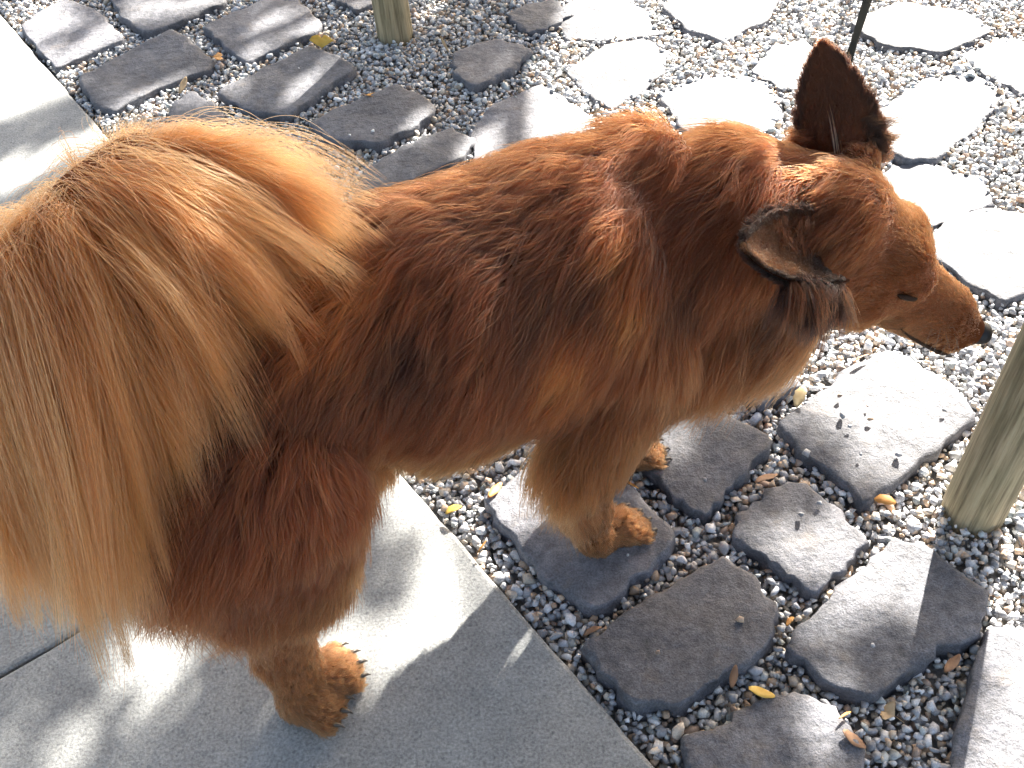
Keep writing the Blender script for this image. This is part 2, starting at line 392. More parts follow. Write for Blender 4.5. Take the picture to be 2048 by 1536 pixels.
# ------------------------------------------------------------------ gravel
POST1 = G(1946, 1050)[:2] + np.array([0.02, 0.038]); POST2 = G(793, 82)[:2] + np.array([-0.004, 0.045])
PR = 0.042
def build_gravel():
    from itertools import combinations
    r = np.random.default_rng(3)
    variants = []
    for k in range(14):
        npt = 13
        p = r.normal(size=(npt, 3)); p /= np.linalg.norm(p, axis=1)[:, None]
        p *= np.array([1.0, r.uniform(0.62, 0.95), r.uniform(0.45, 0.7)]) * r.uniform(0.85, 1.1, (npt, 1))
        bm = bmesh.new(); vs = [bm.verts.new(q) for q in p]
        res = bmesh.ops.convex_hull(bm, input=vs)
        for v in [v for v in bm.verts if not v.link_faces]: bm.verts.remove(v)
        bmesh.ops.triangulate(bm, faces=bm.faces)
        bm.verts.index_update()
        variants.append((np.array([v.co[:] for v in bm.verts]), np.array([[v.index for v in f.verts] for f in bm.faces]))); bm.free()
    # candidate positions over what the camera sees, plus a margin; denser near the camera
    pts = []
    for (layer, zc, cell) in ((0, -0.026, 0.0115), (1, -0.017, 0.0102), (2, -0.010, 0.016)):
        xs = np.arange(-2.6, 3.6, cell); ys = np.arange(-0.3, 5.6, cell)
        g = np.stack(np.meshgrid(xs, ys), -1).reshape(-1, 2) + r.uniform(-.48, .48, (len(xs) * len(ys), 2)) * cell
        # keep what falls in the widened frame
        w = np.column_stack([g, np.zeros(len(g))]) - np.array([0, 0, HC]); c = w @ RR
        u = 1024 + FPX * c[:, 0] / c[:, 2]; v = 768 + FPX * c[:, 1] / c[:, 2]
        inner = (c[:, 2] > 0.1) & (u > -150) & (u < 2200) & (v > -130) & (v < 1680)
        ok = inner | ((r.random(len(g)) < (0.34 if layer else 0.0)) & (np.hypot(g[:, 0] - .4, g[:, 1] - 1.6) < 3.2))
        g = g[ok]
        s = (g - E1) @ EN
        g = g[s < -0.006]
        keep = np.ones(len(g), bool)
        for qi, q in enumerate(STONE_POLY):
            cq = q.mean(0); near = np.linalg.norm(g - cq, axis=1) < 0.3
            idx = np.where(near)[0]
            shr = cq + (q - cq) * ((0.97 if layer < 2 else 1.02) if not 9 <= qi < 20 else 0.90)
            keep[idx[in_poly(g[idx], shr)]] = False
        for pc in (POST1, POST2): keep &= np.linalg.norm(g - pc, axis=1) > PR + 0.002
        g = g[keep]
        if layer == 2: g = g[r.random(len(g)) < 0.8]
        pts.append(np.column_stack([g, np.full(len(g), zc) + r.normal(0, 0.0018, len(g))]))
    # a few stray chips lying on the stones and at the slab's edge
    pts = np.vstack(pts)
    stray = [(1685, 830, 3), (1700, 852, 3), (1736, 812, 8), (1741, 838, 5), (1889, 820, 3), (1722, 908, 3), (1797, 908, 3), (1680, 790, 8), (1612, 905, 3), (1601, 1030, 3), (1316, 1305, 8),
             (1290, 1190, 6), (1745, 1290, 1), (598, 136, 6), (1410, 960, 3), (700, 270, 6), (745, 262, 6), (1640, 1005, 3), (1255, 1110, 3), (1480, 1240, 5)]
    n0 = len(pts); pts = np.vstack([pts, np.array([G(a[0], a[1], .013) for a in stray])])
    n = len(pts)
    pal = np.array([(0.31, 0.31, 0.32), (0.23, 0.235, 0.25), (0.42, 0.41, 0.40), (0.19, 0.19, 0.20), (0.35, 0.30, 0.245), (0.32, 0.23, 0.16), (0.55, 0.53, 0.50), (0.27, 0.285, 0.28), (0.24, 0.175, 0.135)])
    pw = np.array([.19, .16, .15, .10, .12, .07, .08, .08, .05]); pw /= pw.sum()
    pts[:n0, 2] += 0.007 * np.clip((pts[:n0, 1] - 1.2) / 0.6, 0, 1)
    Vs, Fs, Cs = [], [], []; off = 0
    var = r.integers(0, len(variants), n)
    for k, (bv, bf) in enumerate(variants):
        idx = np.where(var == k)[0]; m = len(idx)
        if not m: continue
        a = r.uniform(0, 2 * np.pi, m); tx = r.normal(0, 0.35, m); ty = r.normal(0, 0.35, m)
        sz = r.lognormal(math.log(0.0065), 0.30, m).clip(0.0036, 0.0125); st_ = idx >= n0; sz[st_] *= .72
        ca, sa = np.cos(a), np.sin(a); z0 = np.zeros(m); o1 = np.ones(m)
        Rz = np.stack([np.stack([ca, -sa, z0], -1), np.stack([sa, ca, z0], -1), np.stack([z0, z0, o1], -1)], 1)
        cx, sx = np.cos(tx), np.sin(tx); Rx = np.stack([np.stack([o1, z0, z0], -1), np.stack([z0, cx, -sx], -1), np.stack([z0, sx, cx], -1)], 1)
        cy, sy = np.cos(ty), np.sin(ty); Ry = np.stack([np.stack([cy, z0, sy], -1), np.stack([z0, o1, z0], -1), np.stack([-sy, z0, cy], -1)], 1)
        Rm = Rz @ Rx @ Ry
        vv = np.einsum('mij,vj->mvi', Rm, bv) * sz[:, None, None] + pts[idx][:, None, :]
        ff = (bf[None] + (np.arange(m) * len(bv))[:, None, None] + off).reshape(-1, 3)
        ci = r.choice(len(pal), m, p=pw); ci[st_] = [stray[q - n0][2] for q in idx[st_]]
        col = np.clip(pal[ci] * r.uniform(1.0, 2.05, (m, 1)), 0, .78)
        Vs.append(vv.reshape(-1, 3)); Fs.append(ff); Cs.append(np.repeat(col, len(bv), 0)); off += m * len(bv)
    V = np.vstack(Vs); F = np.vstack(Fs); C = np.vstack(Cs)
    me = mesh_from("gravel", V, F, M_GRAV, False)
    at = me.attributes.new("col", 'FLOAT_COLOR', 'POINT')
    at.data.foreach_set("color", np.column_stack([C, np.ones(len(C))]).astype(np.float32).ravel())
    o = new_obj("gravel", me); tag(o, kind="stuff")
    print("gravel chips", n, "tris", len(F))
build_gravel()

# ------------------------------------------------------------------ posts
def build_post(xy, seed, label, h=0.92, lean=0.0):
    r = np.random.default_rng(seed); n = 40; V = []; F = []
    a = np.linspace(0, 2 * np.pi, n, endpoint=False)
    prof = 1 + sum(r.normal(0, 0.008) * np.sin(a * k + r.uniform(0, 6)) for k in range(2, 9))
    ck = r.integers(0, n, 3)
    zs = [-0.25, -0.02, 0.0, 0.1, 0.25, 0.45, 0.7, h - 0.012, h - 0.003, h]
    for i, z in enumerate(zs):
        sc = 1.0 if i < len(zs) - 2 else (0.96 if i == len(zs) - 2 else 0.88)
        rr = PR * sc * prof * (1 + 0.004 * np.sin(a * 3 + z * 5))
        for c in ck: rr[c] -= 0.0060 * (0.5 + 0.5 * math.sin(z * 9 + c))
        V += np.column_stack([rr * np.cos(a), rr * np.sin(a), np.full(n, z)]).tolist()
    for k in range(len(zs) - 1):
        for j in range(n): F.append((k * n + j, k * n + (j + 1) % n, (k + 1) * n + (j + 1) % n, (k + 1) * n + j))
    V.append([0, 0, h + 0.001]); k = len(zs) - 1
    for j in range(n): F.append((k * n + j, k * n + (j + 1) % n, len(V) - 1))
    o = new_obj("wooden_post", mesh_from("wooden_post", V, F, M_POST), None, (xy[0], xy[1], 0))
    o.rotation_euler = (0, lean, 0)
    tag(o, label, "post", "round wooden posts along the path")
    return o
build_post(POST1, 1, "round wooden post casting a long shadow across the cobbles beside the dog's nose", lean=math.radians(4.5))
build_post(POST2, 2, "round wooden post standing in shaded gravel behind the dog's back")
HITCH = np.array([2.3, 5.0])
build_post(HITCH, 5, "taller wooden post the end of the leash is looped around", 1.15)

# ------------------------------------------------------------------ tubes
def tube(V, F, pts, rad, n=8, cap=True):
    pts = np.asarray(pts, float); k = len(pts); off = len(V)
    rad = np.broadcast_to(np.asarray(rad, float), (k,))
    t = np.gradient(pts, axis=0); t /= np.linalg.norm(t, axis=1)[:, None] + 1e-9
    ref = np.array([0.3, 0.2, 0.93]) if abs(t[0][2]) < 0.9 else np.array([1.0, 0.1, 0])
    for i in range(k):
        x = np.cross(t[i], ref); x /= np.linalg.norm(x); y = np.cross(t[i], x)
        for j in range(n):
            a = 2 * np.pi * j / n; V.append((pts[i] + rad[i] * (math.cos(a) * x + math.sin(a) * y)).tolist())
    for i in range(k - 1):
        for j in range(n):
            F.append((off + i * n + j, off + i * n + (j + 1) % n, off + (i + 1) * n + (j + 1) % n, off + (i + 1) * n + j))
    if cap:
        F.append(tuple(off + j for j in range(n))[::-1]); F.append(tuple(off + (k - 1) * n + j for j in range(n)))

def spline(P, n):
    """Catmull-Rom through the points"""
    P = np.asarray(P, float); Q = np.vstack([2 * P[0] - P[1], P, 2 * P[-1] - P[-2]]); out = []
    m = len(P) - 1
    for s in np.linspace(0, m - 1e-6, n):
        i = int(s); t = s - i; a, b, c, d = Q[i:i + 4]
        out.append(0.5 * ((2 * b) + (c - a) * t + (2 * a - 5 * b + 4 * c - d) * t * t + (3 * b - a - 3 * c + d) * t ** 3))
    return np.array(out)

# leash: flat webbing from the collar side of the neck up to the hitching post
M_LEASH = mat_plain("green_webbing", (0.009, 0.012, 0.010), 0.8, 0.2, 600, 0.4)
def build_leash():
    A = G(1691, 138, 0.545); Bq = G(1735, 0, 0.60)
    end = np.array([HITCH[0] - 0.03, HITCH[1] - 0.045, 1.05])
    pts = spline([(0.335, 1.01, 0.45), (0.375, 1.075, 0.49), A, Bq, Bq + (end - Bq) * 0.4 + np.array([0, 0, -0.05]), end], 60)
    loop = [end + np.array([0.03 + 0.055 * math.cos(a) , 0.045 + 0.055 * math.sin(a), 0.004 * k]) for k, a in enumerate(np.linspace(-2.2, 4.1, 22))]
    pts = np.vstack([pts, loop])
    V, F = [], []
    t = np.gradient(pts, axis=0); t /= np.linalg.norm(t, axis=1)[:, None]
    for i, p in enumerate(pts):
        vw = np.array([0, 0, HC]) - p; side = np.cross(t[i], vw); side /= np.linalg.norm(side); oth = np.cross(side, t[i])
        k = np.clip((np.linalg.norm(p - A) - .005) / np.linalg.norm(Bq - A), 0, 1.0) if i > 8 else 0
        tw = 1.25 * (1 - k) if i < 60 else 0.3
        w = side * math.cos(tw) + oth * math.sin(tw); h = np.cross(w, t[i])
        for a, b in ((-1, -1), (1, -1), (1, 1), (-1, 1)):
            V.append((p + w * a * 0.0062 * (0.3 + 0.7 * k) + h * b * 0.001).tolist())
    for i in range(len(pts) - 1):
        for j in range(4): F.append((i * 4 + j, i * 4 + (j + 1) % 4, i * 4 + 4 + (j + 1) % 4, i * 4 + 4 + j))
    F += [(3, 2, 1, 0), tuple(len(V) - 4 + j for j in range(4))]
    o = new_obj("leash", mesh_from("leash", V, F, M_LEASH, False))
    tag(o, "dark webbing leash rising from behind the dog's upright ear", "leash")
build_leash()

# ------------------------------------------------------------------ fallen leaves
LM = {
    "yellow": mat_leaf("yellow_leaf", (0.62, 0.40, 0.06), (0.75, 0.55, 0.14)),
    "pale": mat_leaf("pale_leaf", (0.60, 0.44, 0.22), (0.72, 0.58, 0.34)),
    "orange": mat_leaf("orange_leaf", (0.55, 0.25, 0.06), (0.70, 0.40, 0.12)),
    "brown": mat_leaf("brown_leaf", (0.20, 0.10, 0.055), (0.33, 0.18, 0.09), 0.15),
    "tan": mat_leaf("tan_leaf", (0.42, 0.28, 0.15), (0.55, 0.40, 0.24), 0.2),
}
def build_leaf(px, size, kind, shape, rot, label, z=0.012, tilt=0.35, seed=0, lean=0):
    r = np.random.default_rng(seed + int(px[0] * 7 + px[1])); V, F = [], []
    if shape == "fan":
        n = 12; A = np.linspace(-1.05, 1.05, n + 1)
        V.append((0, 0, 0))
        for k, f in enumerate((0.45, 0.8, 1.0)):
            for i, a in enumerate(A):
                rr = f * (1 - (0.25 * math.exp(-(a / 0.12) ** 2) if f > 0.7 else 0)) * (1 + r.normal(0, 0.025) * (f > .9))
                V.append((rr * math.cos(a), rr * math.sin(a), 0.16 * f * f * math.sin(a * 2.3 + seed) + 0.22 * f * f * abs(a) + r.normal(0, 0.012)))
        for i in range(n): F.append((0, 1 + i, 2 + i))
        for k in range(2):
            for i in range(n):
                a = 1 + k * (n + 1) + i; F.append((a, a + n + 1, a + n + 2, a + 1))
        b = len(V)
        for s, (x, zz) in enumerate(((0, 0), (-0.4, -0.03), (-0.75, 0.05))):
            V += [(x, 0.025 + 0.1 * s * s * 0.3, zz), (x, -0.025 + 0.1 * s * s * 0.3, zz), (x, 0.1 * s * s * 0.3, zz + 0.04)]
        for s in range(2):
            for j in range(3): F.append((b + s * 3 + j, b + s * 3 + (j + 1) % 3, b + s * 3 + 3 + (j + 1) % 3, b + s * 3 + 3 + j))
    else:
        n = 9; wmax = {"blade": 0.34, "sliver": 0.14, "scrap": 0.5}[shape]
        for i in range(n):
            u = i / (n - 1); w = wmax * math.sin(math.pi * (0.06 + 0.9 * u)) ** 0.8 * (1 + r.normal(0, 0.06)); x = -1 + 2 * u
            c = 0.22 * math.sin(u * 3.0 + seed)
            for s, l in ((-1, 0.28), (0, 0.0), (1, 0.24)): V.append((x, s * w, c + l * w * 1.4 + r.normal(0, 0.01)))
        for i in range(n - 1):
            for j in range(2): F.append((i * 3 + j, i * 3 + 3 + j, i * 3 + 4 + j, i * 3 + 1 + j))
    V = np.array(V) * size * .86
    p = G(px[0], px[1], z)
    o = new_obj("fallen_leaf", mesh_from("fallen_leaf", V, F, LM[kind]), None, p)
    sm = o.modifiers.new("thickness", 'SOLIDIFY'); sm.thickness = 0.0006
    o.rotation_euler = (r.normal(0, tilt * 0.6), r.normal(0, tilt * 0.6), rot)
    if lean: o.rotation_euler = (Matrix.Rotation(lean, 3, 'X') @ Matrix.Rotation(rot, 3, 'Z')).to_euler()
    tag(o, label, "leaf", "fallen autumn leaves on the path")
LEAVES = [
    ((644, 96), 0.036, "yellow", "fan", 1.5, "yellow fan-shaped leaf lying left of the shaded wooden post"),
    ((425, 113), 0.026, "orange", "fan", 0.1, "small orange fan leaf on the gravel gap between two shaded cobbles"),
    ((366, 170), 0.024, "tan", "blade", 1.2, "curled tan leaf standing above the tail's top edge"),
    ((752, 187), 0.026, "orange", "blade", 0.35, "orange leaf with a stalk on shaded gravel above the dog's rump"),
    ((889, 88), 0.026, "tan", "sliver", -1.2, "thin tan leaf upright beside the shaded wooden post"),
    ((1600, 793), 0.021, "pale", "scrap", 1.0, "pale crumpled leaf on gravel under the dog's chin ruff"),
    ((1770, 1002), 0.017, "orange", "scrap", 2.6, "orange leaf in sunlit gravel nearest the sunlit wooden post"),
    ((908, 1020), 0.015, "yellow", "scrap", 0.4, "pale yellow leaf scrap beside the slab edge under the belly"),
    ((990, 980), 0.020, "orange", "blade", 0.9, "orange leaf tucked behind the feathered foreleg under the belly"),
    ((1524, 1384), 0.019, "yellow", "scrap", -0.3, "bright yellow leaf on dark gravel above the bottom cobble"),
    ((1468, 1352), 0.016, "brown", "blade", 1.2, "brown curled leaf touching the shaded cobble's lower right edge"),
    ((1790, 1432), 0.019, "tan", "fan", 2.4, "tan fan leaf lying on gravel near the bottom right corner"),
    ((1580, 1243), 0.012, "orange", "blade", 0.8, "small orange leaf between the two large shaded cobbles"),
    ((1722, 718), 0.020, "brown", "sliver", 0.5, "thin brown leaf in sunlit gravel below the dog's jaw"),
    ((1533, 957), 0.022, "brown", "blade", 0.45, "brown leaf on the gravel above the rounded cobble"),
    ((1905, 1326), 0.020, "brown", "blade", 0.7, "dark brown leaf at the lower tip of the post's shadow"),
    ((1709, 1478), 0.018, "brown", "scrap", -0.8, "dark red-brown leaf beside the bottom cobble's right end"),
    ((1264, 968), 0.016, "orange", "sliver", -1.0, "orange sliver of leaf between the dog's two front paws"),
    ((1690, 1430), 0.013, "orange", "sliver", 0.5, "small orange leaf stalk on gravel right of the bottom cobble"),
    ((1186, 1262), 0.014, "brown", "blade", 0.2, "rust brown leaf at the left corner of the largest shaded cobble"),
    ((965, 1092), 0.012, "orange", "sliver", 0.9, "tiny orange leaf in the gravel strip along the slab edge"),
]
for i, a in enumerate(LEAVES): build_leaf(*a, seed=i, lean=(0.75 if i in (0, 2, 4) else 0))

# ------------------------------------------------------------------ tree that shades the path (behind, above the frame)
def ell(cx, cy, rx, ry, ang=0.0):
    a = np.radians(ang); t = np.linspace(0, 2 * np.pi, 24, endpoint=False)
    x = rx * np.cos(t); y = ry * np.sin(t)
    return np.array([G(cx + X * math.cos(a) - Y * math.sin(a), cy + X * math.sin(a) + Y * math.cos(a))[:2] for X, Y in zip(x, y)])
def gpoly(pts): return np.array([G(u, v)[:2] for u, v in pts])
def drop(p, r, rx=1.0):     # where the sun ray through a point of the dog meets the ground
    g = np.array(p[:2]) - SUN_AZ * (p[2] / math.tan(SUN_EL)); t = np.linspace(0, 2 * np.pi, 20, endpoint=False)
    return np.column_stack([g[0] + r * rx * np.cos(t), g[1] + r * np.sin(t)])
SUNNY = [
    gpoly([(1120, -300), (1115, 0), (1105, 90), (1060, 130), (1050, 200), (980, 250), (960, 290), (900, 300), (890, 340), (1000, 480), (1300, 700), (1560, 790),
           (1640, 850), (1660, 900), (1720, 960), (1750, 1010), (1690, 1080), (1700, 1170), (1760, 1250), (1880, 1310), (1950, 1370), (1840, 1560), (1900, 1800), (2500, 1800), (2600, -300)]),
    ell(975, 128, 62, 22, -50), ell(1330, 880, 55, 40, 30), ell(1560, 1120, 60, 40, 35), ell(1650, 1090, 55, 50, 0), ell(1740, 1110, 60, 40, 20),
    ell(1720, 1190, 28, 70, 20), ell(1655, 1455, 50, 45, 40), ell(1630, 1225, 22, 14, 0),
    # slab
    gpoly([(195, 1270), (290, 1240), (390, 1250), (410, 1290), (345, 1380), (290, 1460), (240, 1380)]),
    ell(830, 985, 60, 90, -35), ell(925, 1080, 85, 70, 35), ell(940, 1190, 80, 50, -20), ell(770, 1300, 105, 48, -15), ell(880, 1250, 60, 60, 0),
    ell(1070, 1030, 80, 45, 40), ell(960, 1000, 90, 45, 25), ell(130, 1505, 40, 22, 0), ell(0, 1490, 25, 20, 0), ell(1010, 1300, 90, 40, 40),
    gpoly([(-100, 20), (30, 40), (110, 130), (150, 190), (60, 215), (-100, 260)]), ell(150, 290, 80, 20, -30), ell(20, 350, 60, 25, -30),
    # cobbles at the upper left
    ell(95, 50, 55, 28, 0), ell(200, 85, 40, 20, -25), ell(130, 125, 40, 16, 40), ell(240, 215, 35, 18, 20), ell(330, 185, 45, 14, -25), ell(290, 30, 45, 30, 0),
    ell(400, 20, 60, 14, -20), ell(510, 110, 40, 14, -40), ell(610, 60, 35, 24, -20), ell(470, 185, 40, 14, 30), ell(600, 185, 38, 16, -40), ell(675, 140, 30, 12, 40),
    ell(540, 60, 40, 12, -30), ell(840, 275, 40, 22, -30), ell(880, 305, 40, 30, 0), ell(380, 215, 40, 16, 10), ell(70, 5, 60, 20, 0), ell(700, 20, 40, 14, 0), ell(880, 10, 40, 14, -20),
    # flecks on the coat: nape, brow, rump
    drop((0.330, 0.960, 0.545), 0.020, 1.0), drop((0.272, 0.912, 0.525), 0.014), drop((0.455, 1.02, 0.43), 0.026), drop((-0.265, 0.775, 0.02), 0.03),
]
TRUNK = np.array([1.95, 5.75])
def build_tree():
    root = new_obj("ginkgo_tree", None, None, (TRUNK[0], TRUNK[1], 0))
    tag(root, "yellow-leaved ginkgo tree dappling the path with shade", "tree")
    bark = mat_plain("grey_bark", (0.16, 0.13, 0.10), 0.9, 0.2, 25, 0.5)
    T3 = np.array([TRUNK[0], TRUNK[1], 0])
    V, F = [], []
    tube(V, F, [(0, 0, -0.1), (0, 0, 0.1), (0.02, 0.0, 0.8), (0.0, 0.03, 1.6), (-0.03, 0.0, 2.0), (0, 0.02, 2.5), (0.02, 0, 2.95)], [0.13, 0.10, 0.085, 0.075, 0.065, 0.045, 0.02], 14)
    new_obj("trunk", mesh_from("trunk", V, F, bark), root)
    s = SUN_DIR / SUN_DIR[2]
    for k, (px, h) in enumerate((((850, 60), 2.2), ((560, 280), 2.4), ((60, 260), 2.3), ((300, 900), 2.5), ((450, 1450), 2.4), ((1250, 1450), 2.5), ((760, 230), 2.6), ((1000, 1440), 2.3))):
        g = G(*px); tgt = g + s * h - T3; a = np.array([0, 0, 1.5 + 0.1 * k])
        P = spline([a, a * 0.55 + tgt * 0.45 + np.array([0, 0, 0.1]), tgt], 9); V, F = [], []
        tube(V, F, P, np.linspace(0.04, 0.008, 9), 7); new_obj("limb", mesh_from("limb", V, F, bark), root)
    r = np.random.default_rng(11); n = 620000
    p = r.uniform(-1, 1, (n, 3)); p = p[(p ** 2).sum(1) < 1] * np.array([3.0, 2.9, 0.55]) + np.array([1.98, 4.7, 2.4])
    g = p[:, :2] - SUN_AZ * (p[:, 2] / math.tan(SUN_EL))[:, None]
    # how close the leaf's shadow lies to a sunny patch
    bad = np.zeros(len(g), bool)
    for q in SUNNY:
        c = q.mean(0); rr = np.linalg.norm(q - c, axis=1); sc = (rr + 0.018) / rr
        bad |= in_poly(g, c + (q - c) * sc[:, None])
    view = (g[:, 0] > -1.7) & (g[:, 0] < 1.2) & (g[:, 1] > -1.0) & (g[:, 1] < 3.2)
    keep = ~bad & (r.random(len(g)) < np.where(view, 0.55, 0.08))
    p = p[keep]; m = len(p); print("crown leaves", m)
    a = r.normal(size=(m, 3)); a /= np.linalg.norm(a, axis=1)[:, None]
    b = r.normal(size=(m, 3)); b -= (a * b).sum(1)[:, None] * a; b /= np.linalg.norm(b, axis=1)[:, None]
    sz = r.uniform(0.016, 0.030, m)[:, None]
    V = np.stack([p - T3, p - T3 + (a * 0.75 + b * 0.75) * sz, p - T3 + a * sz * 1.15, p - T3 + (a * 0.75 - b * 0.75) * sz], 1).reshape(-1, 3)
    F = (np.array([[0, 1, 2], [0, 2, 3]])[None] + (np.arange(m) * 4)[:, None, None]).reshape(-1, 3)
    crown = new_obj("crown", mesh_from("crown", V, F, mat_leaf("ginkgo_foliage", (0.16, 0.15, 0.04), (0.26, 0.21, 0.05), 0.15), False), root)
    tag(crown, kind="stuff")
build_tree()
def build_sky_screen_tree():  # extra out-of-view tree, put in to dim the light from the sky
    """an added, unseen tree that screens off sky above the photographer"""
    root = new_obj("ginkgo_tree", None, None, (-2.1, -1.2, 0)); T3 = np.array([-2.1, -1.2, 0])
    tag(root, "added unseen ginkgo tree overhead, holding back skylight from the path", "tree")
    bark = mat_plain("brown_bark", (0.15, 0.12, 0.09), 0.9, 0.2, 25, 0.5)
    V, F = [], []
    tube(V, F, [(0, 0, -0.1), (0, 0, 0.1), (0.03, 0.02, 1.0), (0.05, 0.0, 2.0), (0.1, 0.05, 2.9), (0.1, 0.1, 4.0)], [0.17, 0.14, 0.12, 0.10, 0.07, 0.03], 14)
    new_obj("trunk", mesh_from("trunk", V, F, bark), root)
    r = np.random.default_rng(31)
    for k in range(9):
        a = r.uniform(-0.6, 1.9); tgt = np.array([math.cos(a), math.sin(a), 0]) * r.uniform(1.5, 3.6) + np.array([0, 0, r.uniform(3.0, 3.7)])
        st = np.array([0.06, 0.02, 1.9 + 0.12 * k]); P = spline([st, st * .5 + tgt * .5 + np.array([0, 0, .18]), tgt], 9); V, F = [], []
        tube(V, F, P, np.linspace(0.05, 0.008, 9), 7); new_obj("limb", mesh_from("limb", V, F, bark), root)
    n = 90000; p = r.uniform(-1, 1, (n, 3)); p = p[(p ** 2).sum(1) < 1] * np.array([3.4, 3.0, 0.55]) + np.array([-0.4, 0.7, 3.45])
    p = p[r.random(len(p)) < 0.75 + .25 * vnoise(p, 3.0, 8)]; m = len(p)
    g = p[:, :2] - SUN_AZ * (p[:, 2] / math.tan(SUN_EL))[:, None]
    a = r.normal(size=(m, 3)); a[:, 2] *= .5; a = a / np.linalg.norm(a, axis=1)[:, None]
    b = r.normal(size=(m, 3)); b[:, 2] *= .4; b -= (a * b).sum(1)[:, None] * a; b /= np.linalg.norm(b, axis=1)[:, None]
    sz = r.uniform(0.024, 0.042, m)[:, None]
    V = np.stack([p - T3, p - T3 + (a * 0.75 + b * 0.75) * sz, p - T3 + a * sz * 1.15, p - T3 + (a * 0.75 - b * 0.75) * sz], 1).reshape(-1, 3)
    F = (np.array([[0, 1, 2], [0, 2, 3]])[None] + (np.arange(m) * 4)[:, None, None]).reshape(-1, 3)
    crown = new_obj("crown", mesh_from("crown", V, F, mat_leaf("sky_screen_leaves", (0.10, 0.10, 0.03), (0.17, 0.15, 0.04), 0.15), False), root)
    tag(crown, kind="stuff")
build_sky_screen_tree()

# ------------------------------------------------------------------ dog
DH = np.radians(28.0)
DO = np.array([-0.2935, 0.744, 0.0])
Da = np.array([math.cos(DH), math.sin(DH), 0]); Dl = np.array([-Da[1], Da[0], 0]); UP = np.array([0, 0, 1.0])
def B(a, l, z): return DO + a * Da + l * Dl + np.array([0, 0, z])
SK = G(1700, 487, .44); NO = G(1967, 655, .315)              # skull centre, nose
Hf = (NO - SK) / np.linalg.norm(NO - SK); Hl = np.cross(UP, Hf); Hl /= np.linalg.norm(Hl); Hu = np.cross(Hf, Hl)
HL = np.linalg.norm(NO - SK)
def HD(f, l, u): return SK + f * Hf + l * Hl + u * Hu

RED, DARK, GOLD, TAN, TAIL = (np.array(c) for c in ((0.100, 0.0245, 0.0072), (0.016, 0.0075, 0.0035), (0.21, 0.075, 0.024), (0.30, 0.12, 0.045), (0.34, 0.104, 0.034)))
HEADC = np.array((0.15, 0.042, 0.012))
PAWC = np.array((0.16, 0.064, 0.024))
fl = lambda a, l, z: a * Da + l * Dl + z * UP
FBODY, FNECK, FLEG = fl(-1, 0, -0.35), fl(-0.8, 0, -0.6), fl(-0.15, 0, -1)
PR_A, PR_B, PR_RA, PR_RB, PR_LEN, PR_FLOW, PR_COL, PR_TAG = [], [], [], [], [], [], [], []
def prim(a, b, ra, rb, ln, flow, col, tagname=""):
    for L_, x in zip((PR_A, PR_B, PR_RA, PR_RB, PR_LEN, PR_FLOW, PR_COL, PR_TAG), (a, b, ra, rb, ln, flow, col, tagname)): L_.append(x)
# trunk
prim(B(-.01, 0, .485), B(.10, 0, .50), .088, .100, .034, FBODY, RED, "rump")
prim(B(.08, 0, .500), B(.24, 0, .490), .100, .114, .036, FBODY, RED, "trunk")
prim(B(.24, 0.0, .478), B(.40, 0, .455), .124, .133, .040, FBODY, RED, "trunk")
prim(B(.38, 0, .44), B(.50, 0, .415), .133, .122, .045, FBODY, RED, "trunk")
prim(B(.24, 0, .37), B(.42, 0, .355), .075, .085, .03, FBODY, GOLD, "belly")
prim(B(.40, 0.01, .525), B(.52, 0.01, .515), .064, .062, .045, FBODY, RED, "trunk")
# neck and chest
prim(B(.48, -.01, .44), B(.60, -.055, .468), .108, .088, .055, FNECK, RED, "neck")
prim(B(.60, -.055, .465), SK - .045 * Hf + 0.004 * Hu, .085, .068, .045, FNECK, RED, "neck")
prim(B(.54, -.03, .36), B(.635, -.085, .385), .095, .078, .075, FNECK, (RED * .55 + GOLD * .45), "chest")
# head
FH = -Hf
prim(HD(-.02, 0.004, .0), HD(.036, 0.006, .0), .065, .060, .016, FH, HEADC, "head")
for sgn in (-1, 1):
    prim(HD(.050, sgn * .030, .032), HD(.068, sgn * .031, .022), .024, .020, .010, FH * 0.8 + sgn * Hl * .3, HEADC, "head")
    prim(HD(-.015, sgn * .040, -.022), HD(.035, sgn * .034, -.028), .042, .034, .024, FH - .35 * Hu, HEADC * .7 + GOLD * .3, "cheek")
prim(HD(.045, 0, -.008), HD(HL - .055, 0, -.007), .046, .031, .009, FH, HEADC, "muzzle")
prim(HD(HL - .055, 0, -.011), HD(HL - .012, 0, -.012), .027, .0190, .005, FH, HEADC, "muzzle")
for sgn in (-1, 1):
    prim(HD(HL - .10, sgn * .013, -.026), HD(HL - .028, sgn * .010, -.029), .025, .017, .007, FH * .8 - Hu * .4, HEADC * .6 + GOLD * .4, "muzzle")
prim(HD(.01, 0, -.045), HD(HL - .035, 0, -.040), .030, .013, .008, FH, HEADC * .5 + GOLD * .5, "jaw")
# ear roots
for sgn in (1,):
    prim(HD(-.030, sgn * .038, .036), HD(-.040, sgn * .052, .062), .026, .018, .018, FH * .4 + Hu * .8, RED * .7 + DARK * .3, "earroot")
# near fore leg
prim(B(.44, -.085, .40), B(.375, -.096, .275), .066, .046, .036, fl(-.35, 0, -1), RED * .6 + GOLD * .4, "shoulder")
prim(B(.375, -.094, .275), B(.385, -.078, .125), .034, .023, .015, FLEG, RED * .4 + GOLD * .6, "foreleg")
prim(B(.385, -.078, .125), B(.396, -.066, .045), .022, .020, .010, FLEG, GOLD, "pastern")
prim(B(.405, -.065, .028), B(.445, -.062, .022), .020, .016, .009, fl(1, 0, -.3), PAWC, "paw")
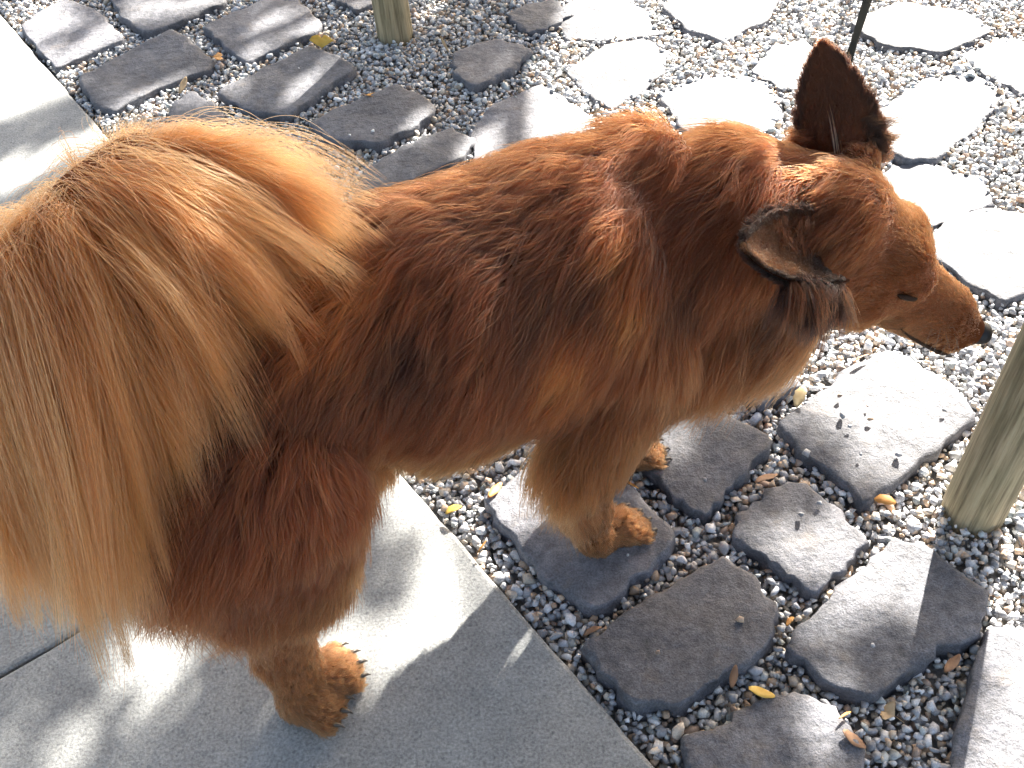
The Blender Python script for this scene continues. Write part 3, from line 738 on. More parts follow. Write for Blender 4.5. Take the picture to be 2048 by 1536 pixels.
# far fore leg
prim(B(.47, .075, .38), B(.45, .085, .26), .060, .045, .03, FLEG, RED * .6 + GOLD * .4, "shoulder")
prim(B(.45, .080, .26), B(.49, .055, .11), .038, .027, .02, FLEG, GOLD, "foreleg")
prim(B(.49, .055, .11), B(.505, .045, .04), .026, .024, .012, FLEG, GOLD, "pastern")
prim(B(.508, .042, .026), B(.545, .036, .021), .026, .020, .010, fl(1, 0, -.3), PAWC, "paw")
HP = {"near": (G(556, 1300, .135), G(594, 1398, .025), G(624, 1402, .020)), "far": (G(580, 1265, .14), G(626, 1358, .025), G(656, 1344, .020))}
def hind(side, knee, hip):
    hock, heel, toe = HP[side]
    prim(B(.02, hip[1], .445), knee, .092, .056, .040, fl(-.45, 0, -1), RED, "thigh")
    prim(B(-.04, hip[1] * .9, .42), B(-.015, hip[1], .31), .065, .045, .050, fl(-.5, 0, -1), RED * .6 + GOLD * .4, "breech")
    prim(knee, hock, .050, .022, .026, fl(-.3, 0, -1), RED * .5 + GOLD * .5, "shank")
    prim(hock, heel, .020, .0165, .009, FLEG, GOLD * .75 + RED * .25, "pastern")
    prim(heel, toe, .0185, .0145, .009, (toe - heel) / np.linalg.norm(toe - heel) + np.array([0, 0, -.3]), PAWC, "paw")
hind("near", G(590, 1120, .285), (0, -.062)); hind("far", B(.13, .07, .285), (0, .062))
# toes
def toes(heel_toe, n=4):
    a, b = heel_toe; f = (b - a); f[2] = 0; f /= np.linalg.norm(f); s = np.array([-f[1], f[0], 0])
    for k in range(n):
        o = (k - 1.5) * .0150; base = b + s * o * .7; tip = b + f * (.029 - abs(k - 1.5) * .007) + s * o * 1.25; tip[2] = .010
        prim(base, tip, .0092, .0078, .013, f - .1 * UP, PAWC, "toe")
    return f
PAWS = [(B(.405, -.065, .028), B(.445, -.062, .022)), (B(.508, .042, .026), B(.545, .036, .021)), HP["near"][1:], HP["far"][1:]]
PAWF = [toes((a.copy(), b.copy())) for a, b in PAWS]
# tail bone
TB = spline([B(-.06, 0, .53), G(430, 560, .60), G(385, 400, .665), G(300, 330, .70), G(195, 385, .715), G(110, 465, .71), G(20, 560, .69), G(-60, 680, .645)], 30)
for i in range(len(TB) - 1):
    r0 = .030 - .018 * i / 29; prim(TB[i], TB[i + 1], r0, r0 - .0006, .03, FBODY, TAIL, "tail")

PA, PB = np.array(PR_A), np.array(PR_B); PRA, PRB = np.array(PR_RA, float), np.array(PR_RB, float)
PLEN, PFL, PCOL = np.array(PR_LEN, float), np.array(PR_FLOW), np.array(PR_COL)
PFL = PFL / np.linalg.norm(PFL, axis=1)[:, None]
TAGS = np.array(PR_TAG)
PBA = PB - PA; PBB = (PBA ** 2).sum(1)
# how softly each piece melts into its neighbours
def prim_d(P):
    D = np.empty((len(P), len(PA)), np.float32)
    for i in range(len(PA)):
        q = P - PA[i]; t = np.clip((q @ PBA[i]) / PBB[i], 0, 1)
        D[:, i] = np.sqrt(((q - t[:, None] * PBA[i]) ** 2).sum(1)) - (PRA[i] + t * (PRB[i] - PRA[i]))
    return D
KS = 0.0065
def sdf(P, D=None):
    if D is None: D = prim_d(P)
    mn = D.min(1); return mn - KS * np.log(np.exp(-(D - mn[:, None]) / KS).sum(1))
def grad(P):
    e = 0.003; g = np.stack([sdf(P + np.eye(3)[k] * e) - sdf(P - np.eye(3)[k] * e) for k in range(3)], 1)
    return g / (np.linalg.norm(g, axis=1)[:, None] + 1e-9)
def sstep(x, a, b): t = np.clip((x - a) / (b - a), 0, 1); return t * t * (3 - 2 * t)

def surface_nets(res):
    lo = np.minimum(PA, PB).min(0) - .16; hi = np.maximum(PA, PB).max(0) + .16; lo[2] = -0.03
    nx, ny, nz = np.ceil((hi - lo) / res).astype(int) + 1
    # coarse cull: only evaluate near the surface
    S = np.full((nx, ny, nz), 1.0, np.float32)
    st = 6
    cg = np.stack(np.meshgrid(np.arange(0, nx, st), np.arange(0, ny, st), np.arange(0, nz, st), indexing='ij'), -1).reshape(-1, 3)
    cd = sdf(lo + (cg + st / 2) * res); act = cg[np.abs(cd) < res * st * 1.4]; ins = cg[cd <= -res * st * 1.4]
    for c in ins: S[c[0]:c[0] + st, c[1]:c[1] + st, c[2]:c[2] + st] = -1.0
    off = np.stack(np.meshgrid(*[np.arange(st)] * 3, indexing='ij'), -1).reshape(-1, 3)
    pts = (act[:, None] + off[None]).reshape(-1, 3); pts = pts[(pts < np.array([nx, ny, nz])).all(1)]
    S[pts[:, 0], pts[:, 1], pts[:, 2]] = sdf(lo + pts * res)
    neg = S < 0
    corners = np.array([(i, j, k) for i in (0, 1) for j in (0, 1) for k in (0, 1)])
    cnt = sum(neg[i:nx - 1 + i, j:ny - 1 + j, k:nz - 1 + k].astype(np.int8) for i, j, k in corners)
    cells = np.argwhere((cnt > 0) & (cnt < 8)); idx = np.full((nx, ny, nz), -1, np.int64); idx[tuple(cells.T)] = np.arange(len(cells))
    acc = np.zeros((len(cells), 3)); w = np.zeros(len(cells))
    for a in range(8):
        for b in range(a + 1, 8):
            if np.abs(corners[a] - corners[b]).sum() != 1: continue
            ca, cb = cells + corners[a], cells + corners[b]
            sa, sb = S[tuple(ca.T)], S[tuple(cb.T)]; x = (sa < 0) != (sb < 0)
            t = np.where(x, sa / (sa - sb + 1e-12), 0)[:, None]
            acc[x] += (corners[a] + t * (corners[b] - corners[a]))[x]; w[x] += 1
    V = lo + (cells + acc / w[:, None]) * res
    Fq = []
    for ax in range(3):
        e = np.zeros(3, int); e[ax] = 1; u, v = np.roll(np.eye(3, dtype=int), -ax, 0)[1], np.roll(np.eye(3, dtype=int), -ax, 0)[2]
        n0 = neg; n1 = np.roll(neg, -1, ax); ch = n0 != n1
        sl = [slice(1, d - 1) for d in (nx, ny, nz)]
        mask = np.zeros_like(ch); mask[tuple(sl)] = ch[tuple(sl)]
        ed = np.argwhere(mask)
        q = np.stack([idx[tuple((ed - a * u - b * v).T)] for a, b in ((0, 0), (1, 0), (1, 1), (0, 1))], 1)
        flip = neg[tuple(ed.T)]; q[~flip] = q[~flip][:, ::-1]
        Fq.append(q)
    F = np.vstack(Fq); F = F[(F >= 0).all(1)]
    return V, F
import time as _t; _t0 = _t.time()
BV, BF = surface_nets(0.006)
print("body", len(BV), len(BF), _t.time() - _t0)

CAM = np.array([0, 0, HC])
_mc = {}
def march(u, v):
    if (u, v) in _mc: return _mc[(u, v)]
    d = ray(u, v); t = 0.3; p = CAM.copy()
    for _ in range(60):
        p = CAM + d * t; s = float(sdf(p[None])[0]); t += s * 0.8
        if s < 5e-4: break
    _mc[(u, v)] = p
    return p

def coat_fields(P, N):
    """length, flow, root colour of the coat at surface points"""
    D = prim_d(P); mn = D.min(1); W = np.exp(-(D - mn[:, None]) / 0.014); W /= W.sum(1)[:, None]
    ln = (W @ PLEN) * (1.1 + .35 * W[:, np.isin(TAGS, ('trunk', 'rump', 'neck', 'chest', 'belly', 'thigh', 'shoulder', 'breech'))].sum(1)); flow = W @ PFL; col = W @ PCOL
    tg = lambda *names: W[:, np.isin(TAGS, names)].sum(1)
    back = -(N @ Da)
    tr = tg("trunk", "rump", "belly"); nk = tg("neck", "chest")
    # underside of the trunk and the leg feathers are long and golden
    under = sstep(-N[:, 2], 0.05, 0.6) * tr
    low = sstep(-P[:, 2], -.40, -.30) * np.clip(tr + nk + tg("shoulder", "thigh"), 0, 1)
    col = col * (1 - (0.8 * low)[:, None]) + GOLD * (0.8 * low)[:, None]
    ln = ln + 0.006 * under + 0.045 * tg("breech") * sstep(back, 0.0, 0.7) + 0.03 * tg("thigh") * sstep(back, .1, .8)
    ln = ln + 0.054 * np.where((P - DO) @ Dl < 0, 1.0, .3) * tg("foreleg", "shoulder") * sstep(back, 0.2, 0.8) * sstep(P[:, 2], .09, .16) + 0.018 * tg("shank") * sstep(back, 0.2, .8) + 0.006 * tg("pastern") * sstep(back, 0.2, .8)
    # sides hang down more than the back
    side = np.clip(1 - np.abs(N[:, 2]), 0, 1) * np.clip(tr + nk, 0, 1)
    flow = flow + (-UP) * (side * 0.55)[:, None]
    # sable markings on saddle and shoulder, plus neck-fold shade painted as dark streaks
    nz = vnoise(P, 22, 4) * 0.5 + vnoise(P, 50, 9) * 0.3
    dk = np.zeros(len(P))
    for px, z, r, k in (((800, 690), .50, .055, .9), ((690, 740), .48, .05, .7), ((580, 690), .48, .05, .5), ((1190, 540), .47, .05, .95), ((1100, 600), .45, .05, .7), ((1080, 690), .45, .03, .7), ((950, 450), .55, .05, .45), ((1290, 370), .5, .022, .9), ((1300, 470), .5, .020, .8), ((1325, 560), .5, .018, .8),
                        ((1160, 800), .38, .03, .55), ((350, 830), .50, .08, .6), ((1100, 480), .52, .06, .5), ((1590, 600), .42, .035, .9), ((1450, 400), .5, .035, .4), ((1380, 560), .45, .03, .5)):
        dd = np.linalg.norm(P - march(*px), axis=1); dk = np.maximum(dk, k * np.exp(-(dd / r) ** 2))
    dk = np.clip(dk * .88 * (1 + .6 * nz) + 0.12 * np.clip(nz, 0, 1) * np.clip(tr + nk, 0, 1), 0, 0.95)[:, None]
    col = col * (1 - dk) + DARK * dk
    gd = np.zeros(len(P))  # orange patches; the neck ones paint the lighter strip beside the fold
    for px, z, r, k in (((640, 590), .56, .05, .8), ((720, 550), .56, .035, .7), ((1160, 690), .42, .028, .8), ((1250, 480), .46, .022, .6), ((1275, 580), .46, .022, .7), ((1170, 720), .4, .025, .6)):
        dd = np.linalg.norm(P - march(*px), axis=1); gd = np.maximum(gd, k * np.exp(-(dd / r) ** 2))
    gd = gd[:, None]; col = col * (1 - gd) + np.array((0.30, 0.075, 0.015)) * gd
    # dark lips and eye rims
    for p, r, k in ((HD(HL - .06, -.022, -.043), .010, .6), (HD(HL - .085, -.027, -.044), .010, .7)):
        dd = np.linalg.norm(P - p, axis=1); e = (k * np.exp(-(dd / r) ** 2))[:, None]; col = col * (1 - e) + DARK * .5 * e
    return ln, flow, col, W

dog_me = mesh_from("dog", BV, BF, M_SKIN)
dog = new_obj("dog", dog_me)
tag(dog, "fluffy red-brown dog standing side-on with a plumed golden tail and dark-edged ears", "dog")
dog_me.calc_loop_triangles() if hasattr(dog_me, "calc_loop_triangles") else None
BN = grad(BV)
_ln, _fl, _co, _W = coat_fields(BV, BN)
at = dog_me.attributes.new("col", 'FLOAT_COLOR', 'POINT')
_sh = _W[:, np.isin(TAGS, ('head', 'muzzle', 'cheek', 'jaw', 'paw', 'toe'))].sum(1)[:, None]
at.data.foreach_set("color", np.column_stack([_co * (0.40 + .22 * _sh), np.ones(len(_co))]).astype(np.float32).ravel())

def nrm(x): return x / (np.linalg.norm(x, axis=-1, keepdims=True) + 1e-9)

def hair_object(name, P, C, r_root, r_tip, parent=dog, mat=M_HAIR):
    """P (n, k, 3) strand points, C (n, k, 3) colours"""
    n, k = P.shape[:2]
    cv = bpy.data.hair_curves.new(name); cv.add_curves([k] * n)
    cv.attributes["position"].data.foreach_set("vector", P.astype(np.float32).ravel())
    ra = cv.attributes.get("radius") or cv.attributes.new("radius", 'FLOAT', 'POINT')
    s = np.linspace(0, 1, k) ** 1.5
    rr = (np.asarray(r_root).reshape(-1, 1) * (1 - s) + np.asarray(r_tip).reshape(-1, 1) * s) * np.ones((n, 1))
    ra.data.foreach_set("value", rr.astype(np.float32).ravel())
    ca = cv.attributes.new("col", 'FLOAT_COLOR', 'POINT')
    ca.data.foreach_set("color", np.concatenate([C, np.ones((n, k, 1))], -1).astype(np.float32).ravel())
    cv.materials.append(mat)
    o = new_obj(name, cv, parent); print(name, n, "strands")
    return o

def sample_mesh(V, F, n, r, wfun=None):
    tri = np.vstack([F[:, [0, 1, 2]], F[:, [0, 2, 3]]]) if F.shape[1] == 4 else F
    a, b, c = V[tri[:, 0]], V[tri[:, 1]], V[tri[:, 2]]
    ar = np.linalg.norm(np.cross(b - a, c - a), axis=1)
    if wfun is not None: ar = ar * wfun((a + b + c) / 3)
    cum = np.cumsum(ar); t = np.searchsorted(cum, r.random(n) * cum[-1]).clip(0, len(tri) - 1)
    u, v = r.random(n), r.random(n); m = u + v > 1; u[m], v[m] = 1 - u[m], 1 - v[m]
    return a[t] + u[:, None] * (b - a)[t] + v[:, None] * (c - a)[t]

def mirror(p): q = p - SK; return SK + q - 2 * (q @ Hl) * Hl
EYE_N = march(1812, 592); EYE_F = mirror(EYE_N)

def strands(Rc, Nc, Lc, Fc, Cc, m, rc, K, r, lift=0.55, grav=0.25, clump=0.75, wave=0.05, jitter=0.16, snap=True, swirl=0.25):
    """m children round every guide root Rc; returns points, per-strand colour and strand length"""
    n = len(Rc)
    ft = nrm(Fc - (Fc * Nc).sum(1)[:, None] * Nc)
    bt = np.cross(Nc, ft)
    an = swirl * vnoise(Rc, 26, 21) + swirl * 0.7 * vnoise(Rc, 60, 33) + r.normal(0, 0.10, n)
    ft = ft * np.cos(an)[:, None] + bt * np.sin(an)[:, None]; bt = np.cross(Nc, ft)
    Lc = Lc * r.uniform(0.78, 1.15, n)
    t = np.linspace(0, 1, K)[None, :, None]
    li = (lift * r.uniform(0.7, 1.3, n) * np.ones(n))[:, None, None]
    sg = (r.normal(0, 0.10, n))[:, None, None]
    def curve(R, N_, f, b, L, li, sg):
        return R[:, None] + L[:, None, None] * (N_[:, None] * (li * (t - 0.55 * t * t)) + f[:, None] * (t * (0.80 + .1 * t)) - UP[None, None] * (grav * t * t) + b[:, None] * (sg * t * t))
    guide = curve(Rc, Nc, ft, bt, Lc, li, sg)
    rep = lambda x: np.repeat(x, m, 0)
    th = r.uniform(0, 6.283, n * m); rd = rep(rc if np.ndim(rc) else np.full(n, rc)) * np.sqrt(r.random(n * m))
    R = rep(Rc) + rep(ft) * (rd * np.cos(th))[:, None] + rep(bt) * (rd * np.sin(th))[:, None]
    if snap:
        s = sdf(R); R = R - rep(Nc) * np.clip(s, -.02, .02)[:, None] - rep(Nc) * 0.001
    L = rep(Lc) * r.uniform(0.7, 1.12, n * m)
    f = nrm(rep(ft) + r.normal(0, jitter, (n * m, 3)))
    Pn = curve(R, rep(Nc), f, rep(bt), L, rep(li) * r.uniform(.75, 1.3, (n * m, 1, 1)), rep(sg) + r.normal(0, 0.08, (n * m, 1, 1)))
    w = clump * t ** 1.3 * rep(r.uniform(0.45, 1.1, n))[:, None, None].clip(0, 1)
    Pn = Pn * (1 - w) + (rep(guide) * w)
    ph = rep(r.uniform(0, 6.28, n))[:, None, None] + r.normal(0, .5, (n * m, 1, 1))
    Pn = Pn + rep(bt)[:, None] * (np.sin(t * 5.0 + ph) - np.sin(ph)) * wave * L[:, None, None]
    return Pn, rep(Cc), L

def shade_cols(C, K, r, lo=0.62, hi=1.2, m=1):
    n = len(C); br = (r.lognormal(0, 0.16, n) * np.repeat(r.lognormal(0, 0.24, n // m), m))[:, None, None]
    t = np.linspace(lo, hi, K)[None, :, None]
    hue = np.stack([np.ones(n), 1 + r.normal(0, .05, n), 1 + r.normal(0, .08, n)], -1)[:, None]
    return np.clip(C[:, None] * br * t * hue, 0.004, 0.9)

def build_coat():
    r = np.random.default_rng(21)
    def dens(P):
        d = np.linalg.norm(P - HD(.06, 0, 0), axis=1); w = 1 + 7.0 * np.exp(-(d / .095) ** 2)
        for a, b in PAWS: w = w + 6 * np.exp(-(np.linalg.norm(P - (a + b) / 2, axis=1) / .05) ** 2)
        tail = np.min(np.linalg.norm(P[:, None] - TB[None, ::3], axis=2), axis=1); w = np.where(tail < .02, .2, w)
        return w
    n = 30000
    Rc = np.vstack([sample_mesh(BV, BF, n, r, dens), sample_mesh(BV, BF, 9000, r, lambda P: np.exp(-(np.linalg.norm(P - HD(.075, 0, 0), axis=1) / .07) ** 4) + 1e-6)]); Nc = grad(Rc)
    Lc, Fc, Cc, W = coat_fields(Rc, Nc)
    istail = W[:, TAGS == "tail"].sum(1) > .5
    eye = np.minimum(np.linalg.norm(Rc - EYE_N, axis=1), np.linalg.norm(Rc - EYE_F, axis=1))
    nose = np.linalg.norm(Rc - HD(HL + .002, 0, -.008), axis=1)
    ok = ~istail & (eye > .0065) & (nose > .021); Rc, Nc, Lc, Fc, Cc, W = (x[ok] for x in (Rc, Nc, Lc, Fc, Cc, W))
    short = W[:, np.isin(TAGS, ("head", "muzzle", "cheek", "jaw"))].sum(1) > .55
    foot = W[:, np.isin(TAGS, ("paw", "toe", "pastern"))].sum(1) > .55
    for nm, sel, m, K, rc, kw in (("foot_coat", foot, 16, 6, .0036, dict(lift=.55, grav=.06, clump=.55, wave=.06, swirl=.2, jitter=.2)),
                                   ("coat", ~short & ~foot, 15, 8, .0075, dict(lift=.42, grav=.20, clump=.70, wave=.050, swirl=.125, jitter=.12)),
                                   ("short_coat", short, 13, 5, .0042, dict(lift=.40, grav=.05, clump=.16, wave=.03, swirl=.10, jitter=.14))):
        P, C, L = strands(Rc[sel], Nc[sel], Lc[sel], Fc[sel], Cc[sel], m, rc, K, r, **kw)
        # keep tips out of the ground
        P[:, :, 2] = np.maximum(P[:, :, 2], 0.004)
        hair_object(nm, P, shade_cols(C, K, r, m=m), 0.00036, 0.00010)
build_coat()

# ------------------------------------------------------------------ tail plume: guides from the bone, falling to the dog's right
def build_plume():
    r = np.random.default_rng(5)
    g = lambda *a: [G(*p) for p in a]
    # position along the bone, then middle and tip of the hair that grows there
    GU = [(0.10, g((500, 520, .62), (610, 570, .58))), (0.25, g((500, 400, .665), (670, 520, .60))), (0.38, g((490, 300, .70), (685, 420, .62))), (0.45, g((480, 350, .70), (670, 500, .61))),
          (0.50, g((470, 420, .695), (670, 620, .58))), (0.56, g((410, 490, .69), (590, 720, .56))), (0.62, g((340, 560, .68), (500, 850, .53))), (0.68, g((270, 640, .66), (400, 990, .50))),
          (0.75, g((190, 700, .655), (290, 1100, .47))), (0.82, g((120, 780, .64), (240, 1260, .43))), (0.90, g((50, 850, .61), (150, 1230, .43))), (1.0, g((-40, 900, .58), (60, 1200, .43)))]
    gt = np.array([x[0] for x in GU]); gm = np.array([x[1][0] for x in GU]); ge = np.array([x[1][1] for x in GU])
    def guide(t):
        ip = lambda A: np.stack([np.interp(t, gt, A[:, k]) for k in range(3)], 1)
        b = np.stack([np.interp(t, np.linspace(0, 1, len(TB)), TB[:, k]) for k in range(3)], 1)
        return b, ip(gm), ip(ge)
    nc, m, K = 640, 66, 12
    tc = np.clip(r.beta(1.25, 1.0, nc) * .92 + .08, 0, 1); b, mid, end = guide(tc)
    # layers: hair under the bone is shorter and hangs closer to the body
    lay = r.random(nc); ls = (r.uniform(0.62, 1.06, nc) + np.where(tc < .5, r.uniform(-.25, .12, nc), 0))[:, None]
    rad = nrm(r.normal(size=(nc, 3))); b = b + rad * .014
    spread = r.normal(0, 1, (nc, 3)) * np.array([.013, .013, .017]) * np.where(tc < .55, 1.35, 1.0)[:, None]
    mid = b + (mid - b) * ls + rad * .018 + spread * .6 - UP * (lay * .035)[:, None]; end = b + (end - b) * ls + spread * 1.3 - UP * (lay * .03)[:, None]
    s = np.linspace(0, 1, K)[None, :, None]
    def bez(b, mi, e):
        c = 2 * mi - .5 * (b + e); return b[:, None] * (1 - s) ** 2 + 2 * c[:, None] * s * (1 - s) + e[:, None] * s * s
    gc = bez(b, mid, end)
    rep = lambda x: np.repeat(x, m, 0); N = nc * m
    jb = r.normal(0, .0085, (N, 3)); je = r.normal(0, .016, (N, 3)); sc = r.uniform(.72, 1.08, (N, 1))
    P = bez(rep(b) + jb, rep(b) + (rep(mid) - rep(b)) * sc + jb + je * .5, rep(b) + (rep(end) - rep(b)) * sc + je)
    w = .86 * s ** .85 * rep(r.uniform(.4, 1.1, nc))[:, None, None].clip(0, 1); 
    gs = rep(gc); 
    P = P * (1 - w) + gs * w
    ph = rep(r.uniform(0, 6.28, nc))[:, None, None]; ax = rep(nrm(r.normal(size=(nc, 3))))[:, None]
    P = P + ax * (np.sin(s * 6 + ph) - np.sin(ph)) * .005 * s + r.normal(0, .0022, (N, 1, 3)) * np.sin(s * 9 + r.uniform(0, 6, (N, 1, 1)))
    C = TAIL * np.ones((N, 1)) * rep(r.lognormal(0, .16, nc))[:, None]
    tip = np.clip(rep(tc) - .7, 0, 1)[:, None]; C = C * (1 - tip) + TAN * 1.1 * tip
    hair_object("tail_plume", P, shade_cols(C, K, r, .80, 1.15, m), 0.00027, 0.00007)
    # wispy short hair standing off the outer curve of the tail
    n = 1700; tt = r.uniform(.1, 1, n); b, mid, end = guide(tt)
    tang = nrm(np.stack([np.gradient(TB[:, k]) for k in range(3)], 1)); ti = np.stack([np.interp(tt, np.linspace(0, 1, len(TB)), tang[:, k]) for k in range(3)], 1)
    outw = nrm(b - mid); outw = nrm(outw + .9 * ti + UP * .35 + r.normal(0, .6, (n, 3)))
    Rc = b + outw * .006; Nc = outw; Fc = nrm(ti + .8 * (mid - b) / .12 + r.normal(0, .25, (n, 3)))
    P, C, L = strands(Rc, Nc, r.uniform(.02, .06, n), Fc, np.ones((n, 1)) * TAIL * 1.05, 24, .009, 8, r, lift=r.choice([.5, .7, 1.4], n), grav=.25, clump=.6, wave=.1, snap=False)
    hair_object("tail_wisps", P, shade_cols(C, 8, r, .85, 1.15), 0.00028, 0.00008)
build_plume()

# ------------------------------------------------------------------ ears, eyes, nose, claws
M_NOSE = mat_plain("nose_leather", (0.010, 0.010, 0.011), 0.5, 0.4, 700, 0.5)
M_EYE = mat_plain("dark_eye", (0.010, 0.006, 0.004), 0.06, 0.6, 30, 0.1)
M_LID = mat_plain("eyelid", (0.028, 0.013, 0.007), 0.7, 0.2, 300, 0.3)
M_CLAW = mat_plain("claw_horn", (0.06, 0.045, 0.035), 0.35, 0.5, 200, 0.3)
def ear(name, base, tip, wdir, width, cup, open_dir, bend, outer, inner, fringe, seed, rnd=(1.75, .72), fur=.011, rootc=RED * .85):
    r = np.random.default_rng(seed)
    ax = tip - base; L = np.linalg.norm(ax); ax /= L
    w = wdir - (wdir @ ax) * ax; w /= np.linalg.norm(w); nn = np.cross(ax, w)
    if nn @ open_dir < 0: nn = -nn
    nu, nv = 22, 15
    V = []
    def pos(u, v):
        wp = width * (0.88 + .40 * u - .30 * u * u) * np.clip(1 - u ** rnd[0], 0, 1) ** rnd[1]
        th = cup * (1 - .55 * u); a = v * th
        return base + ax * (u * L)[..., None] + w * (wp * np.sin(a) / np.sin(th))[..., None] + nn * (wp * (1 - np.cos(a)) / np.sin(th) * 1.0 + bend * u * u * L)[..., None]
    U, Vv = np.meshgrid(np.linspace(0, 1, nu), np.linspace(-1, 1, nv), indexing='ij')
    Pm = pos(U, Vv).reshape(-1, 3)
    F = np.array([(i * nv + j, i * nv + j + 1, (i + 1) * nv + j + 1, (i + 1) * nv + j) for i in range(nu - 1) for j in range(nv - 1)])
    me = mesh_from(name, Pm, F, M_SKIN); o = new_obj(name, me, dog)
    a = me.attributes.new("col", 'FLOAT_COLOR', 'POINT'); a.data.foreach_set("color", np.tile(np.append(outer * .7, 1), (len(Pm), 1)).astype(np.float32).ravel())
    sm = o.modifiers.new("thickness", 'SOLIDIFY'); sm.thickness = .0022; sm.offset = 0
    # short velvet on both faces, towards the tip
    n = 4200; u = r.random(n) ** .8; v = r.uniform(-1, 1, n); e = .004
    R = pos(u, v); tu = nrm(pos(np.clip(u + e, 0, .999), v) - pos(np.clip(u - e, 0, 1), v)); tv = nrm(pos(u, np.clip(v + e, -1, 1)) - pos(u, np.clip(v - e, -1, 1)))
    N = nrm(np.cross(tu, tv)); N = N * np.sign((N @ nn))[:, None]
    side = np.where(r.random(n) < .5, 1, -1); N = N * side[:, None]
    edge = sstep(np.abs(v), .72, .98)[:, None]
    C = np.where(side[:, None] > 0, inner, outer); C = C * (1 - edge) + (DARK * .7) * edge; rt = sstep(-u, -.45, -.05)[:, None] * (1 - .5 * edge); C = C * (1 - rt) + rootc * rt
    P, C, Ls = strands(R + N * .001, N, np.where(np.abs(v) > .85, 1.25, 1.0) * fur * (1.15 - .4 * u), tu + tv * (np.sign(v) * edge[:, 0] * .6)[:, None], C, 16, .0038, 5, r, lift=.6, grav=.02, clump=.5, wave=.04, snap=False, swirl=.15)
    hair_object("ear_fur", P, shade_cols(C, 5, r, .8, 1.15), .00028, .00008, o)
    # longer fringe at the root
    R, N, F_, L_, C = fringe(pos, nn, ax, w, r)
    P, C, Ls = strands(R, N, L_, F_, C, 20, .008, 8, r, lift=.35, grav=.3, clump=.7, wave=.05, jitter=.1, snap=False, swirl=.1)
    hair_object("ear_fringe", P, shade_cols(C, 8, r, .8, 1.2), .00028, .00008, o)
    return o
# far ear: upright, its back turned to the camera
def fr_far(pos, nn, ax, w, r):
    n = 150; u = r.uniform(0, .32, n); v = r.choice([-1, 1], n) * r.uniform(.5, 1, n)
    R = pos(u, v); F_ = ax * .55 + w * (np.sign(v) * .8)[:, None] + r.normal(0, .25, (n, 3)); N = -nn + r.normal(0, .2, (n, 3))
    return R, nrm(N), nrm(F_), r.uniform(.015, .034, n), np.where((v * FAR_SGN > 0)[:, None], DARK, RED * .9)
fb = HD(-.034, .050, .058)
wf = G(1735, 290, .49) - G(1580, 262, .49)
FAR_SGN = 1
ear("ear", fb + np.array([0, 0, -.016]) - Hf * .026, G(1650, 93, .615), wf, .049, .75, Hl * 1.0 + Hf * .2, -.10, RED * .35 + DARK * .65, RED * .3 + DARK * .6, fr_far, 61)
# near ear: turned back, its hollow towards the camera
def fr_near(pos, nn, ax, w, r):
    n = 420; u = r.uniform(.12, .62, n); v = r.uniform(-1.0, 1.0, n); lowr = r.random(n) < .7
    R = pos(np.clip(u, 0, 1), np.where(lowr, r.uniform(.5, 1, n) * NEAR_SGN, v)); N = nn + r.normal(0, .25, (n, 3))
    dn = (G(1568, 700, .40) - G(1600, 560, .42)); F_ = nrm(dn) + r.normal(0, .12, (n, 3))
    C = np.where(lowr[:, None], np.where(r.random(n)[:, None] < .30, RED * .7 + DARK * .5, DARK * .55), RED * .6 + DARK * .4)
    return R, nrm(N), nrm(F_), np.where(lowr, r.uniform(.02, .07, n), r.uniform(.012, .03, n)), C
_p = march(1640, 515); nb = _p + (CAM - _p) * .004; _p = march(1474, 512); tipn = _p + (CAM - _p) * .045
wn_ = G(1570, 600, .44) - G(1560, 440, .47)
NEAR_SGN = 1
ear("ear", nb, tipn, wn_, .046, 1.15, (CAM - nb) / np.linalg.norm(CAM - nb), .10, RED * .4 + DARK * .6, np.array((.070, .025, .008)), fr_near, 62, (2.6, .55), .012, DARK * .8)

def ico(subdiv, scale, fn=None):
    bm = bmesh.new(); bmesh.ops.create_icosphere(bm, subdivisions=subdiv, radius=1.0)
    V = np.array([v.co[:] for v in bm.verts]); F = np.array([[v.index for v in f.verts] for f in bm.faces]); bm.free()
    if fn: V = fn(V)
    return V * np.array(scale), F
HB = np.stack([Hf, Hl, Hu])
def nose_fn(V):
    V = V.copy()
    V[:, 2] *= np.where(V[:, 2] > 0, .95, 1.0); V[:, 1] *= (1 - .28 * (V[:, 2] < 0) * -V[:, 2] * -1 * -1)
    for s in (-1, 1):
        d = np.linalg.norm(V - np.array([.80, s * .48, -.15]), axis=1); V -= V * (0.42 * np.exp(-(d / .24) ** 2))[:, None]
    d = np.abs(V[:, 1]); V[:, 0] -= .10 * np.exp(-(d / .10) ** 2) * (V[:, 2] < .2) * (V[:, 0] > 0)
    return V
V, F = ico(4, (.0135, .0160, .0150), nose_fn)
new_obj("nose", mesh_from("nose", HD(HL + .003, -.001, -.008) + V @ HB, F, M_NOSE), dog)
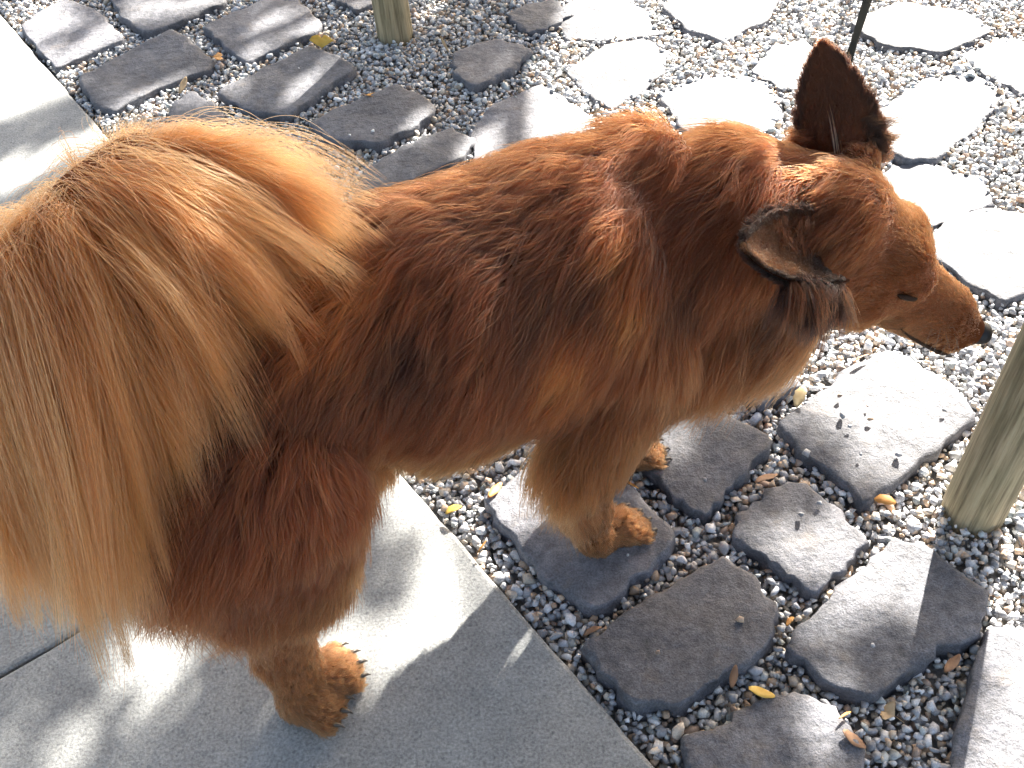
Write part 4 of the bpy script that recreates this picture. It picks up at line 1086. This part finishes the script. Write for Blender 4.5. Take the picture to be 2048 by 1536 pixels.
for p in (EYE_N, EYE_F):
    nrm_e = grad(p[None])[0]; c = p - nrm_e * .0045
    fwd = Hf - (Hf @ nrm_e) * nrm_e; fwd /= np.linalg.norm(fwd); upv = np.cross(nrm_e, fwd); upv *= np.sign(upv @ UP)
    ax1 = nrm(fwd + .22 * upv); ax2 = nrm(upv - .22 * fwd); c = p + nrm_e * .0012
    V, F = ico(3, (.0115, .0042, .0045)); eo = new_obj("eye", mesh_from("eye", c + V @ np.stack([ax1, ax2, nrm_e]), F, M_EYE), dog)
    a = np.linspace(-1, 1, 13); V, F = [], []
    pts = [c + nrm_e * (.0046 * (1 - x * x) + .0006) + ax1 * .0135 * x + ax2 * (.0030 * (1 - x * x) + .0010) for x in a]
    tube(V, F, pts, .0030 * (1.05 - a * a) ** .7, 8); new_obj("eyelid", mesh_from("eyelid", V, F, M_LID), eo)
for (a, b), f in zip(PAWS, PAWF):
    s = np.array([-f[1], f[0], 0])
    for k in range(4):
        o = (k - 1.5) * .0150; tip = b + f * (.036 - abs(k - 1.5) * .007) + s * o * 1.25; tip[2] = .012
        V, F = [], []; tube(V, F, [tip, tip + f * .007 + UP * .002, tip + f * .013 + UP * .000, tip + f * .018 - UP * .006], [.0036, .0032, .0022, .0006], 7)
        new_obj("claw", mesh_from("claw", V, F, M_CLAW), dog)

# lip line and whiskers
for sgn in (-1, 1):
    pts = np.array([HD(HL - x, sgn * y, z) for x, y, z in ((.006, .006, -.034), (.025, .020, -.040), (.055, .030, -.044), (.085, .040, -.043), (.105, .046, -.038))])
    for _ in range(3): pts = pts - grad(pts) * (sdf(pts) - .0015)[:, None]
    V, F = [], []; tube(V, F, spline(pts, 16), .0016 + .0010 * np.sin(np.linspace(0, 3.1, 16)), 6); new_obj("lip", mesh_from("lip", V, F, M_LID), dog)
_r = np.random.default_rng(77); _P = []
for sgn in (-1, 1):
    for k in range(9):
        a = march(1900 + 8 * (k % 3) - 18 * (k // 3), 655 + 12 * (k % 3)); a = a if sgn < 0 else mirror(a); n_ = grad(a[None])[0]
        d = nrm(n_ * .8 - Hf * .35 + _r.normal(0, .25, 3)); L_ = _r.uniform(.03, .05); t = np.linspace(0, 1, 6)[:, None]
        _P.append(a + d * L_ * t - UP * .012 * t * t)
hair_object("whisker", np.array(_P), np.full((len(_P), 6, 3), .05), .00025, .00006)

# a few pale hairs lying across the far ear
_P = []; _b = G(1600, 225, .52); 
for k in range(9):
    a = fb + np.array([0, 0, -.01]) - Hf * (.035 - .004 * (k % 4)) - Hl * .008; e = G(1640 + _r.normal(0, 5), 172 - 9 * (k % 5), .56) - Hl * .012 - (ray(1640, 160)) * .02
    t = np.linspace(0, 1, 8)[:, None]; _P.append(a * (1 - t) + e * t + UP * .012 * np.sin(t * 3.1) + _r.normal(0, .003, 3) * t)
hair_object("ear_wisp", np.array(_P), np.tile(np.array((.5, .33, .17)), (len(_P), 8, 1)), .0003, .0001)
